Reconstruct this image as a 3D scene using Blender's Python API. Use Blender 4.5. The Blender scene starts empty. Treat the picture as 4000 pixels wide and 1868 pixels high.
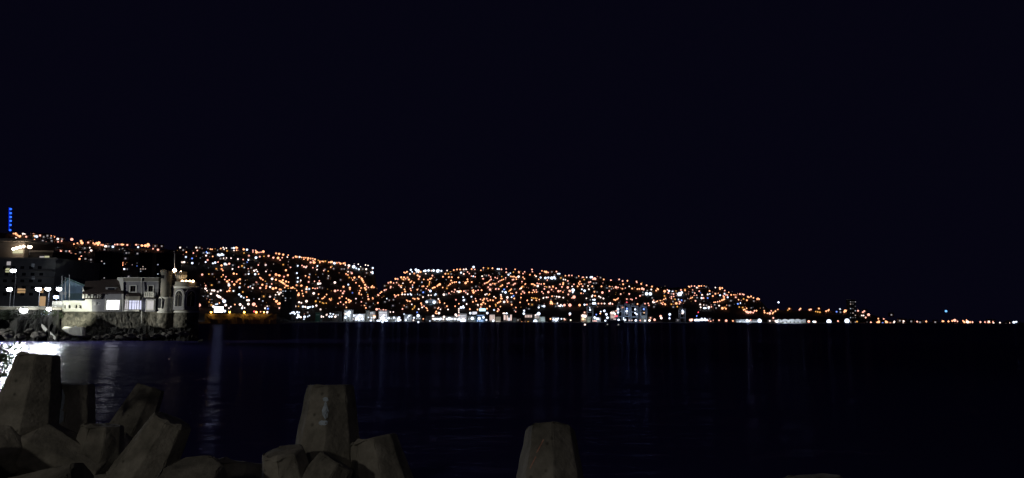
import bpy, bmesh, math, random
from mathutils import Vector, Matrix, noise
from mathutils.bvhtree import BVHTree

random.seed(7)
R = math.radians
C = bpy.context.scene.collection

# ------------------------------------------------------------------ camera
W, H, F = 4000.0, 1868.0, 2773.0
CAM = Vector((0.0, 0.0, 5.0))
HOR = 1252.0
pit, rol = math.atan((HOR - H / 2) / F), 0.0038
fwd = Vector((0, math.cos(pit), math.sin(pit)))
r0, u0 = Vector((1, 0, 0)), Vector((0, -math.sin(pit), math.cos(pit)))
rgt = r0 * math.cos(rol) + u0 * math.sin(rol)
upv = u0 * math.cos(rol) - r0 * math.sin(rol)
cd = bpy.data.cameras.new('camera')
cd.sensor_width = 36.0
cd.lens = F / W * 36.0
cd.clip_start, cd.clip_end = 0.1, 20000
cam = bpy.data.objects.new('camera', cd)
C.objects.link(cam)
m3 = Matrix((rgt, upv, -fwd)).transposed()
cam.matrix_world = Matrix.Translation(CAM) @ m3.to_4x4()
bpy.context.scene.camera = cam


def ray(px, py):
    return fwd * F + rgt * (px - W / 2) - upv * (py - H / 2)


def P(px, py, Y):                       # the point of a sight line at depth Y
    d = ray(px, py)
    return CAM + d * (Y / d.y)


def PD(px, py, D):                      # the point of a sight line at ground distance D
    d = ray(px, py)
    return CAM + d * (D / math.hypot(d.x, d.y))


def XZ(px, py, Y):
    p = P(px, py, Y)
    return p.x, p.z


# ------------------------------------------------------------------ materials
MATS = {}


def nodes(name):
    m = bpy.data.materials.new(name)
    m.use_nodes = True
    nt = m.node_tree
    b = nt.nodes['Principled BSDF']
    MATS[name] = m
    return m, nt, b


def surf(name, col, rough=0.85, var=0.25, scale=1.0, bump=0.3, col2=None, metal=0.0, dist=0.05, detail=6):
    m, nt, b = nodes(name)
    tc = nt.nodes.new('ShaderNodeTexCoord')
    nz = nt.nodes.new('ShaderNodeTexNoise')
    nz.inputs['Scale'].default_value = scale
    nz.inputs['Detail'].default_value = detail
    nz.inputs['Roughness'].default_value = 0.65
    nt.links.new(tc.outputs['Object'], nz.inputs['Vector'])
    rp = nt.nodes.new('ShaderNodeValToRGB')
    c2 = col2 or tuple(c * (1 - var) for c in col)
    c1 = col if col2 else tuple(min(1, c * (1 + var)) for c in col)
    rp.color_ramp.elements[0].position = 0.33
    rp.color_ramp.elements[1].position = 0.68
    rp.color_ramp.elements[0].color = (*c2, 1)
    rp.color_ramp.elements[1].color = (*c1, 1)
    nt.links.new(nz.outputs['Fac'], rp.inputs['Fac'])
    nt.links.new(rp.outputs['Color'], b.inputs['Base Color'])
    b.inputs['Roughness'].default_value = rough
    b.inputs['Metallic'].default_value = metal
    if bump:
        n2 = nt.nodes.new('ShaderNodeTexNoise')
        n2.inputs['Scale'].default_value = scale * 6
        n2.inputs['Detail'].default_value = 5
        nt.links.new(tc.outputs['Object'], n2.inputs['Vector'])
        bp = nt.nodes.new('ShaderNodeBump')
        bp.inputs['Strength'].default_value = bump
        bp.inputs['Distance'].default_value = dist
        nt.links.new(n2.outputs['Fac'], bp.inputs['Height'])
        nt.links.new(bp.outputs['Normal'], b.inputs['Normal'])
    return m


def glow(name, col, strength):
    m, nt, b = nodes(name)
    b.inputs['Base Color'].default_value = (0.3, 0.3, 0.3, 1)
    b.inputs['Emission Color'].default_value = (*col, 1)
    b.inputs['Emission Strength'].default_value = strength
    return m


def stone_mat(name, c1, c2, scale, bump):
    m, nt, b = nodes(name)
    tc = nt.nodes.new('ShaderNodeTexCoord')
    vo = nt.nodes.new('ShaderNodeTexVoronoi')
    vo.inputs['Scale'].default_value = scale
    vo.feature = 'F1'
    nt.links.new(tc.outputs['Object'], vo.inputs['Vector'])
    nz = nt.nodes.new('ShaderNodeTexNoise')
    nz.inputs['Scale'].default_value = 0.35
    nz.inputs['Detail'].default_value = 8
    nt.links.new(tc.outputs['Object'], nz.inputs['Vector'])
    mx = nt.nodes.new('ShaderNodeMix')
    mx.data_type = 'FLOAT'
    mx.inputs[0].default_value = 0.62
    sp = nt.nodes.new('ShaderNodeSeparateColor')
    nt.links.new(vo.outputs['Color'], sp.inputs['Color'])
    nt.links.new(sp.outputs[0], mx.inputs[2])
    nt.links.new(nz.outputs['Fac'], mx.inputs[3])
    rp = nt.nodes.new('ShaderNodeValToRGB')
    rp.color_ramp.elements[0].position = 0.3
    rp.color_ramp.elements[1].position = 0.7
    rp.color_ramp.elements[0].color = (*c2, 1)
    rp.color_ramp.elements[1].color = (*c1, 1)
    nt.links.new(mx.outputs[0], rp.inputs['Fac'])
    nt.links.new(rp.outputs['Color'], b.inputs['Base Color'])
    b.inputs['Roughness'].default_value = 0.95
    bp = nt.nodes.new('ShaderNodeBump')
    bp.inputs['Strength'].default_value = bump
    bp.inputs['Distance'].default_value = 0.2
    nt.links.new(vo.outputs['Distance'], bp.inputs['Height'])
    bp.invert = True
    nt.links.new(bp.outputs['Normal'], b.inputs['Normal'])
    return m


surf('render_grey', (0.28, 0.28, 0.285), 0.9, 0.10, 0.5, 0.15)
surf('render_white', (0.72, 0.72, 0.64), 0.85, 0.10, 0.6, 0.15)
surf('render_tan', (0.27, 0.255, 0.205), 0.9, 0.16, 0.7, 0.25)
stone_mat('castle_stone', (0.22, 0.205, 0.16), (0.045, 0.046, 0.036), 1.3, 0.9)
surf('roof_brown', (0.035, 0.022, 0.018), 0.8, 0.4, 2.5, 0.5)
surf('timber', (0.05, 0.04, 0.03), 0.8, 0.3, 2.0, 0.2)
surf('dark_glass', (0.012, 0.014, 0.022), 0.15, 0.1, 1.0, 0)
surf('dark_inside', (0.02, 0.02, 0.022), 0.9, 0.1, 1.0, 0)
surf('white_paint', (0.78, 0.78, 0.74), 0.6, 0.08, 1.0, 0.05)
surf('steel_grey', (0.35, 0.37, 0.40), 0.5, 0.15, 1.5, 0.05, metal=0.3)
surf('dark_metal', (0.08, 0.08, 0.085), 0.5, 0.2, 2.0, 0.05, metal=0.3)
surf('rock', (0.30, 0.28, 0.24), 0.95, 0.3, 0.35, 1.0, col2=(0.10, 0.095, 0.08), dist=0.5)
surf('shore_ground', (0.045, 0.043, 0.036), 0.97, 0.3, 0.35, 1.0, col2=(0.012, 0.014, 0.010), dist=0.6)
surf('hill_ground', (0.075, 0.06, 0.045), 0.97, 0.3, 0.02, 0.6, col2=(0.025, 0.026, 0.018), dist=1.5)
surf('quay_concrete', (0.22, 0.22, 0.22), 0.9, 0.25, 0.05, 0.2)
surf('block_wall', (0.16, 0.17, 0.18), 0.9, 0.2, 0.25, 0.1)
surf('block_dark', (0.035, 0.037, 0.042), 0.9, 0.25, 0.25, 0.1)
surf('hotel_wall', (0.16, 0.17, 0.19), 0.9, 0.3, 0.25, 0.1)
surf('block_pale', (0.42, 0.40, 0.35), 0.9, 0.15, 0.25, 0.1)
surf('house_blue', (0.12, 0.19, 0.26), 0.9, 0.15, 0.5, 0.1)
surf('teal_roof', (0.05, 0.10, 0.11), 0.7, 0.2, 0.8, 0.2)
surf('wall_ochre', (0.38, 0.24, 0.13), 0.9, 0.25, 0.4, 0.1)
surf('wall_brick', (0.25, 0.13, 0.09), 0.9, 0.25, 0.4, 0.1)
surf('wall_pale', (0.48, 0.45, 0.40), 0.9, 0.2, 0.4, 0.1)
surf('tin_roof', (0.10, 0.08, 0.075), 0.6, 0.3, 0.8, 0.1)
surf('tent_white', (0.8, 0.82, 0.84), 0.6, 0.06, 0.1, 0.05)
surf('hull_dark', (0.06, 0.08, 0.12), 0.5, 0.2, 0.2, 0.1)
surf('mound_rock', (0.045, 0.042, 0.038), 0.95, 0.4, 1.2, 1.0, col2=(0.012, 0.012, 0.012), dist=0.2)
surf('leaf_dark', (0.03, 0.045, 0.02), 0.7, 0.4, 6.0, 0)
surf('bark', (0.05, 0.04, 0.03), 0.95, 0.3, 6.0, 0.3)
surf('sodium_wall', (0.26, 0.24, 0.21), 0.9, 0.25, 0.12, 0.4)


def concrete(name):
    m, nt, b = nodes(name)
    tc = nt.nodes.new('ShaderNodeTexCoord')
    oi = nt.nodes.new('ShaderNodeObjectInfo')
    ad = nt.nodes.new('ShaderNodeVectorMath')
    ad.operation = 'ADD'
    sc = nt.nodes.new('ShaderNodeVectorMath')
    sc.operation = 'SCALE'
    sc.inputs[0].default_value = (37, 11, 53)
    nt.links.new(oi.outputs['Random'], sc.inputs['Scale'])
    nt.links.new(tc.outputs['Object'], ad.inputs[0])
    nt.links.new(sc.outputs[0], ad.inputs[1])

    def nz(s, d, ro):
        n = nt.nodes.new('ShaderNodeTexNoise')
        n.inputs['Scale'].default_value = s
        n.inputs['Detail'].default_value = d
        n.inputs['Roughness'].default_value = ro
        nt.links.new(ad.outputs[0], n.inputs['Vector'])
        return n
    a, c, g = nz(1.6, 8, 0.7), nz(9, 6, 0.6), nz(26, 4, 0.6)
    rp = nt.nodes.new('ShaderNodeValToRGB')
    e = rp.color_ramp.elements
    e[0].position, e[0].color = 0.28, (0.07, 0.068, 0.058, 1)
    e[1].position, e[1].color = 0.72, (0.40, 0.375, 0.33, 1)
    x = e.new(0.5)
    x.color = (0.23, 0.215, 0.185, 1)
    nt.links.new(a.outputs['Fac'], rp.inputs['Fac'])
    # pock marks
    vo = nt.nodes.new('ShaderNodeTexVoronoi')
    vo.inputs['Scale'].default_value = 5.0
    nt.links.new(ad.outputs[0], vo.inputs['Vector'])
    pk = nt.nodes.new('ShaderNodeValToRGB')
    pk.color_ramp.elements[0].position, pk.color_ramp.elements[0].color = 0.05, (0.35, 0.35, 0.35, 1)
    pk.color_ramp.elements[1].position, pk.color_ramp.elements[1].color = 0.16, (1, 1, 1, 1)
    nt.links.new(vo.outputs['Distance'], pk.inputs['Fac'])
    mx = nt.nodes.new('ShaderNodeMix')
    mx.data_type = 'RGBA'
    mx.blend_type = 'MULTIPLY'
    mx.inputs[0].default_value = 0.8
    nt.links.new(rp.outputs['Color'], mx.inputs[6])
    nt.links.new(pk.outputs['Color'], mx.inputs[7])
    nt.links.new(mx.outputs[2], b.inputs['Base Color'])
    b.inputs['Roughness'].default_value = 0.92
    mm = nt.nodes.new('ShaderNodeMath')
    mm.operation = 'MULTIPLY_ADD'
    mm.inputs[1].default_value = 0.35
    nt.links.new(g.outputs['Fac'], mm.inputs[0])
    nt.links.new(c.outputs['Fac'], mm.inputs[2])
    bp = nt.nodes.new('ShaderNodeBump')
    bp.inputs['Strength'].default_value = 0.55
    bp.inputs['Distance'].default_value = 0.035
    nt.links.new(mm.outputs[0], bp.inputs['Height'])
    nt.links.new(bp.outputs['Normal'], b.inputs['Normal'])


concrete('concrete')
surf('paint_blue', (0.42, 0.50, 0.60), 0.8, 0.3, 9, 0.2)
surf('paint_red', (0.62, 0.33, 0.25), 0.8, 0.3, 9, 0.2)

LCOL = {'o': ((1.0, 0.40, 0.19), 2.3), 'r': ((1.0, 0.43, 0.32), 1.9), 'w': ((1.0, 0.78, 0.70), 2.0),
        'c': ((0.72, 0.82, 1.0), 2.2), 'y': ((1.0, 0.47, 0.10), 1.0), 'g': ((0.55, 0.52, 0.55), 0.55),
        'b': ((0.16, 0.30, 1.0), 2.2), 'R': ((1.0, 0.08, 0.12), 2.2), 'B': ((0.16, 0.46, 1.0), 1.8)}
for k, (c, s) in LCOL.items():
    glow('lamp_' + k, c, s)
    glow('dim_' + k, c, s * 0.27)
    glow('mid_' + k, c, s * 0.55)
glow('flood_white', (0.86, 0.90, 1.0), 42)
glow('screen_white', (0.88, 0.92, 1.0), 16)
glow('win_castle', (0.92, 0.91, 1.0), 5)
glow('sign_cyan', (0.55, 0.85, 1.0), 1.6)
glow('win_white', (0.90, 0.90, 1.0), 0.9)
glow('win_lilac', (0.72, 0.74, 1.0), 0.95)
glow('win_soft', (0.80, 0.74, 0.76), 0.42)
glow('win_warm', (1.0, 0.62, 0.30), 0.42)
glow('win_olive', (0.85, 0.85, 0.50), 0.55)
glow('win_blue', (0.35, 0.55, 1.0), 0.9)
glow('win_faint', (0.5, 0.6, 0.75), 0.06)
glow('win_far', (0.80, 0.88, 1.0), 0.6)
glow('win_pink', (1.0, 0.74, 0.66), 0.9)
glow('lamp_prom', (0.93, 0.95, 1.0), 30)
glow('lamp_prom_big', (0.95, 0.97, 1.0), 22)
glow('lamp_prom_blue', (0.45, 0.62, 1.0), 20)
glow('lamp_terrace', (1.0, 0.74, 0.55), 7)
glow('lamp_turret', (1.0, 0.70, 0.48), 40)
glow('lamp_parapet', (1.0, 0.66, 0.36), 9)
glow('lamp_sodium', (1.0, 0.46, 0.06), 24)
glow('led_blue', (0.0, 0.03, 1.0), .8)
glow('led_blue_lamp', (0.02, 0.12, 1.0), 2.2)


def M(n):
    return MATS[n]


# ------------------------------------------------------------------ mesh builder
class MB:
    def __init__(s):
        s.v, s.f, s.m = [], [], []

    def add(s, vs, fs, mi=0):
        o = len(s.v)
        s.v += [tuple(v) for v in vs]
        s.f += [tuple(i + o for i in f) for f in fs]
        s.m += [mi] * len(fs)
        return s

    def box(s, x0, x1, y0, y1, z0, z1, mi=0):
        return s.add([(x0, y0, z0), (x1, y0, z0), (x1, y1, z0), (x0, y1, z0), (x0, y0, z1), (x1, y0, z1), (x1, y1, z1), (x0, y1, z1)],
                     [(0, 3, 2, 1), (4, 5, 6, 7), (0, 1, 5, 4), (1, 2, 6, 5), (2, 3, 7, 6), (3, 0, 4, 7)], mi)

    def pbox(s, x0, x1, y0, y1, Y0, Y1, mi=0):       # pixel rectangle (py0 above py1) seen at depth Y0, Y0..Y1 deep
        a, b = P(x0, y0, Y0), P(x1, y1, Y0)
        return s.box(a.x, b.x, Y0, Y1, b.z, a.z, mi)

    def tube(s, a, b, ra, rb=None, n=8, mi=0, caps=True):
        a, b = Vector(a), Vector(b)
        rb = ra if rb is None else rb
        d = (b - a).normalized()
        x = d.cross(Vector((0, 0, 1)) if abs(d.z) < 0.9 else Vector((1, 0, 0))).normalized()
        y = d.cross(x)
        vs = []
        for p, r in ((a, ra), (b, rb)):
            for i in range(n):
                t = 2 * math.pi * i / n
                vs.append(p + (x * math.cos(t) + y * math.sin(t)) * r)
        fs = [(i, (i + 1) % n, n + (i + 1) % n, n + i) for i in range(n)]
        if caps:
            fs += [tuple(range(n))[::-1], tuple(range(n, 2 * n))]
        return s.add(vs, fs, mi)

    def lathe(s, cx, cy, prof, n=32, mi=0):          # prof: (radius, z) from bottom to top
        vs, fs = [], []
        for r, z in prof:
            for i in range(n):
                t = 2 * math.pi * i / n
                vs.append((cx + r * math.cos(t), cy + r * math.sin(t), z))
        for j in range(len(prof) - 1):
            for i in range(n):
                k = (i + 1) % n
                fs.append((j * n + i, j * n + k, (j + 1) * n + k, (j + 1) * n + i))
        fs += [tuple(range(n))[::-1], tuple(range((len(prof) - 1) * n, len(prof) * n))]
        return s.add(vs, fs, mi)

    def ball(s, c, r, mi=0, nu=10, nv=6):
        c = Vector(c)
        vs = [c + Vector((0, 0, -r))]
        for j in range(1, nv):
            a = -math.pi / 2 + math.pi * j / nv
            for i in range(nu):
                t = 2 * math.pi * i / nu
                vs.append(c + Vector((math.cos(a) * math.cos(t), math.cos(a) * math.sin(t), math.sin(a))) * r)
        vs.append(c + Vector((0, 0, r)))
        fs = [(0, 1 + (i + 1) % nu, 1 + i) for i in range(nu)]
        for j in range(nv - 2):
            for i in range(nu):
                k = (i + 1) % nu
                b = 1 + j * nu
                fs.append((b + i, b + k, b + nu + k, b + nu + i))
        b, t = 1 + (nv - 2) * nu, len(vs) - 1
        fs += [(b + i, b + (i + 1) % nu, t) for i in range(nu)]
        return s.add(vs, fs, mi)

    def octa(s, c, r, mi=0):
        x, y, z = c
        return s.add([(x + r, y, z), (x, y + r, z), (x - r, y, z), (x, y - r, z), (x, y, z + r), (x, y, z - r)],
                     [(0, 1, 4), (1, 2, 4), (2, 3, 4), (3, 0, 4), (1, 0, 5), (2, 1, 5), (3, 2, 5), (0, 3, 5)], mi)

    def mesh(s, name, mats):
        me = bpy.data.meshes.new(name)
        me.from_pydata(s.v, [], s.f)
        for m in mats:
            me.materials.append(M(m))
        if len(mats) > 1:
            me.polygons.foreach_set('material_index', s.m)
        me.update()
        return me

    def obj(s, name, mats, parent=None, smooth=False):
        if isinstance(mats, str):
            mats = [mats]
        o = bpy.data.objects.new(name, s.mesh(name, mats))
        C.objects.link(o)
        if parent:
            put(o, parent)
        if smooth:
            for p in o.data.polygons:
                p.use_smooth = True
        return o


def put(o, parent):                     # parent, keeping the world position (parents here are never rotated or scaled)
    o.parent = parent
    p, loc = parent, Vector((0, 0, 0))
    while p is not None:
        loc += p.location
        p = p.parent
    o.location = o.location - loc


def tag(o, label, cat=None, group=None, kind=None):
    if label:
        o['label'] = label
    if cat:
        o['category'] = cat
    if group:
        o['group'] = group
    if kind:
        o['kind'] = kind
    return o


def thing(name, label, cat, loc=(0, 0, 0), group=None):
    o = bpy.data.objects.new(name, None)
    C.objects.link(o)
    o.location = loc
    return tag(o, label, cat, group)


def meshobj(name, me, loc=(0, 0, 0), rz=0, parent=None):
    o = bpy.data.objects.new(name, me)
    C.objects.link(o)
    o.location = loc
    o.rotation_euler = (0, 0, rz)
    if parent:
        put(o, parent)
    return o


def interp(tab, x):
    if x <= tab[0][0]:
        return tab[0][1]
    for (a, b), (c, d) in zip(tab, tab[1:]):
        if x <= c:
            return b + (d - b) * (x - a) / (c - a)
    return tab[-1][1]


def fbm(x, y, z=0.0, o=4):
    return noise.fractal(Vector((x, y, z)), 0.8, 2.1, o)


# ------------------------------------------------------------------ world and render settings
w = bpy.data.worlds.new('World')
bpy.context.scene.world = w
w.use_nodes = True
nt = w.node_tree
bg = nt.nodes['Background']
sky = nt.nodes.new('ShaderNodeTexSky')
sky.sky_type = 'NISHITA'
sky.sun_disc = False
sky.sun_elevation = R(-8)
sky.sun_rotation = R(250)
mixn = nt.nodes.new('ShaderNodeMix')
mixn.data_type = 'RGBA'
mixn.blend_type = 'ADD'
mixn.inputs[0].default_value = 0.02
mixn.inputs[6].default_value = (0.00165, 0.00145, 0.00530, 1)     # faint glow of the night sky over a city
nt.links.new(sky.outputs['Color'], mixn.inputs[7])
nt.links.new(mixn.outputs[2], bg.inputs['Color'])
bg.inputs['Strength'].default_value = 1.0
sc = bpy.context.scene
sc.view_settings.view_transform = 'Standard'
sc.view_settings.look = 'None'
sc.view_settings.exposure = 0
sc.view_settings.gamma = 1
sc.render.engine = 'CYCLES'
cy = sc.cycles
cy.use_denoising = True
cy.max_bounces = 4
cy.diffuse_bounces = 1
cy.glossy_bounces = 3
cy.sample_clamp_indirect = 3.0
cy.use_light_tree = True
cy.caustics_reflective = False
cy.caustics_refractive = False


def spot(name, loc, target, energy, col, ang=60, blend=0.6, rad=0.3):
    l = bpy.data.lights.new(name, 'SPOT')
    l.energy, l.color, l.spot_size, l.spot_blend, l.shadow_soft_size = energy, col, R(ang), blend, rad
    o = bpy.data.objects.new(name, l)
    C.objects.link(o)
    o.location = loc
    o.rotation_euler = (Vector(target) - Vector(loc)).to_track_quat('-Z', 'Y').to_euler()
    return o


def point(name, loc, energy, col, rad=0.2):
    l = bpy.data.lights.new(name, 'POINT')
    l.energy, l.color, l.shadow_soft_size = energy, col, rad
    o = bpy.data.objects.new(name, l)
    C.objects.link(o)
    o.location = loc
    return o


# ------------------------------------------------------------------ sea
def sea():
    m, nt, b = nodes('sea_water')
    nt.nodes.remove(b)
    df = nt.nodes.new('ShaderNodeBsdfDiffuse')
    df.inputs['Color'].default_value = (0.002, 0.002, 0.008, 1)
    gl = nt.nodes.new('ShaderNodeBsdfGlossy')
    # reflection strength painted into gloss colour: weak over the bay, strong in the cove
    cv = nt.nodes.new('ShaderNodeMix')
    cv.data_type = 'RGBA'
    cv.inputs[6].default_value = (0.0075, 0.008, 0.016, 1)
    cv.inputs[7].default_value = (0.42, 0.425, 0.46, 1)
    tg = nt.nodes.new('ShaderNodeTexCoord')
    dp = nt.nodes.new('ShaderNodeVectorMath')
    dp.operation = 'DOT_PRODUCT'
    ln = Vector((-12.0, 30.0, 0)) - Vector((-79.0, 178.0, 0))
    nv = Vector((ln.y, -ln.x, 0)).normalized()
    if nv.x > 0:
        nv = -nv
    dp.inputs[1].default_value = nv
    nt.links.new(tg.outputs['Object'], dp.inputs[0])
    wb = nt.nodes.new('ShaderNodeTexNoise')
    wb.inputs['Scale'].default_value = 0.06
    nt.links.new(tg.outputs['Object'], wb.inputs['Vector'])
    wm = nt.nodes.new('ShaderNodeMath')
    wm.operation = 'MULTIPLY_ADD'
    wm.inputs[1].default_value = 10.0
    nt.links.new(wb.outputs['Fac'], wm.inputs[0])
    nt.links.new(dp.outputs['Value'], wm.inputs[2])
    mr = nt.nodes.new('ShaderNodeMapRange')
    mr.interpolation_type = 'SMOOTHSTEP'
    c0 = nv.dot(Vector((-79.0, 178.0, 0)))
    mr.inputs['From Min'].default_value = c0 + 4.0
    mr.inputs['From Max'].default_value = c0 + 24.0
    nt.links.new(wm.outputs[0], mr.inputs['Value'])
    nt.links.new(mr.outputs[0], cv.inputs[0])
    nt.links.new(cv.outputs[2], gl.inputs['Color'])
    gl.inputs['Roughness'].default_value = 0.09
    fr = nt.nodes.new('ShaderNodeFresnel')
    fr.inputs['IOR'].default_value = 1.33
    ms = nt.nodes.new('ShaderNodeMixShader')
    nt.links.new(fr.outputs[0], ms.inputs[0])
    nt.links.new(df.outputs[0], ms.inputs[1])
    nt.links.new(gl.outputs[0], ms.inputs[2])
    dw = nt.nodes.new('ShaderNodeBsdfDiffuse')                # blue diffuse colour standing in for the reflected night sky
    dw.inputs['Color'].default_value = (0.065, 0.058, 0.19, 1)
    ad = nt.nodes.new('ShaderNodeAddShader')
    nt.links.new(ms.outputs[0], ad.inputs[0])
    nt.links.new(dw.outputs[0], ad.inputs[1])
    nt.links.new(ad.outputs[0], nt.nodes['Material Output'].inputs['Surface'])
    tc = nt.nodes.new('ShaderNodeTexCoord')
    hs = None
    for (sx, sy, scale, amp, det) in ((0.5, 1.0, 0.11, 1.0, 3), (0.45, 1.0, 0.42, 0.36, 4), (0.6, 1.0, 1.7, 0.10, 3)):
        mp = nt.nodes.new('ShaderNodeMapping')
        mp.inputs['Scale'].default_value = (sx, sy, 1)
        mp.inputs['Rotation'].default_value = (0, 0, R(8))
        nt.links.new(tc.outputs['Object'], mp.inputs['Vector'])
        n = nt.nodes.new('ShaderNodeTexNoise')
        n.inputs['Scale'].default_value = scale
        n.inputs['Detail'].default_value = det
        n.inputs['Distortion'].default_value = 0.5
        nt.links.new(mp.outputs[0], n.inputs['Vector'])
        ml = nt.nodes.new('ShaderNodeMath')
        ml.operation = 'MULTIPLY_ADD'
        ml.inputs[1].default_value = amp
        nt.links.new(n.outputs['Fac'], ml.inputs[0])
        if hs:
            nt.links.new(hs.outputs[0], ml.inputs[2])
        else:
            ml.inputs[2].default_value = 0
        hs = ml
    bp = nt.nodes.new('ShaderNodeBump')
    bp.inputs['Strength'].default_value = 1.0
    bp.inputs['Distance'].default_value = 0.8
    nt.links.new(hs.outputs[0], bp.inputs['Height'])
    nt.links.new(bp.outputs['Normal'], gl.inputs['Normal'])
    nt.links.new(bp.outputs['Normal'], fr.inputs['Normal'])
    mb = MB()
    mb.add([(-9000, -40, 0), (9000, -40, 0), (9000, 12000, 0), (-9000, 12000, 0)], [(0, 1, 2, 3)])
    tag(mb.obj('sea', 'sea_water'), 'dark night sea of the bay with short choppy waves', kind='structure')


sea()

# ------------------------------------------------------------------ far hills
RIDGE = [(-900, 880), (-300, 890), (45, 905), (150, 922), (300, 943), (400, 953), (600, 968), (700, 970), (870, 967), (930, 972),
         (1000, 983), (1080, 991), (1200, 1006), (1330, 1026), (1440, 1045), (1462, 1052), (1470, 1110), (1479, 1148), (1486, 1154),
         (1496, 1130), (1512, 1112), (1560, 1088), (1600, 1066), (1640, 1058), (1740, 1056), (1850, 1048), (1950, 1053), (2080, 1060),
         (2200, 1071), (2330, 1088), (2480, 1106), (2620, 1120), (2760, 1124), (2850, 1136), (2970, 1172), (3000, 1204), (3100, 1209),
         (3300, 1211), (3400, 1224), (3480, 1249), (3600, 1257), (3800, 1257), (4000, 1263), (4800, 1265)]
DSH = [(-900, 700), (0, 800), (700, 850), (1100, 930), (1200, 1150), (1400, 1350), (2000, 1500), (3000, 1900), (4000, 2300), (4800, 2500)]
DEP = [(-900, 500), (700, 650), (1400, 700), (1500, 650), (2500, 750), (3000, 350), (3500, 200), (4800, 150)]


def hill(px):
    D = interp(DSH, px)
    z2 = 3.0
    ysh = HOR + (px - 2000) * rol + (5 - z2) * F / D
    return D, interp(DEP, px), ysh, min(interp(RIDGE, px), ysh - 2)


def place(px, py):                      # a point on the hillside (or, low down, on the quay) along a sight line
    D, dep, ysh, yr = hill(px)
    t = max(0.0, (ysh - py) / (ysh - yr))
    if low(px, py):
        return PD(px, py, D - 21), t, D - 21
    tt = min(t, 1.0)
    return PD(px, py, D + 20 + tt * dep), t, D + 20 + tt * dep


def low(px, py):
    if px < 1120:
        return False
    return py > interp([(1120, 1213), (1470, 1205), (1480, 1225), (1800, 1218), (2100, 1214), (2140, 1200), (2690, 1200), (2700, 1215), (2900, 1238), (4000, 1238)], px)


def hills():
    cols = [x for x in range(-900, 4801, 12)]
    ts = [0, .04, .1, .17, .25, .33, .42, .5, .58, .66, .74, .82, .9, 1.0]
    vs, fs = [], []
    for px in cols:
        D, dep, ysh, yr = hill(px)
        for t in ts:
            p = PD(px, ysh + (yr - ysh) * t, D + 20 + t * dep)
            k = min(1, t * 6)
            p.z += k * (-5.0 + 5.0 * fbm(p.x * 0.012, p.y * 0.012)) if t < 1 else -3 + 2.5 * fbm(p.x * 0.05, p.y * 0.05)
            p.z = max(p.z, 2.4)
            vs.append(p)
        p = PD(px, yr, D + dep + 260)
        p.z = p.z * 0.8
        vs.append(p)
        p = PD(px, yr, D + dep + 900)
        p.z = -5
        vs.append(p)
    n = len(ts) + 2
    for i in range(len(cols) - 1):
        for j in range(n - 1):
            fs.append((i * n + j, (i + 1) * n + j, (i + 1) * n + j + 1, i * n + j + 1))
    mb = MB().add(vs, fs)
    tag(mb.obj('hills', 'hill_ground', smooth=True), 'dark hills round the bay', kind='structure')
    # quay along the water
    vs, fs = [], []
    for px in cols:
        D = interp(DSH, px)
        y = HOR + (px - 2000) * rol
        for d, z in ((D - 30, -1.0), (D - 30, 1.8), (D - 28, 2.2), (D + 60, 2.4)):
            p = PD(px, y, d)
            p.z = z
            vs.append(p)
    for i in range(len(cols) - 1):
        for j in range(3):
            fs.append((i * 4 + j, (i + 1) * 4 + j, (i + 1) * 4 + j + 1, i * 4 + j + 1))
    tag(MB().add(vs, fs).obj('quay', 'quay_concrete'), 'low quay along the far waterfront', kind='structure')


hills()

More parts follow.
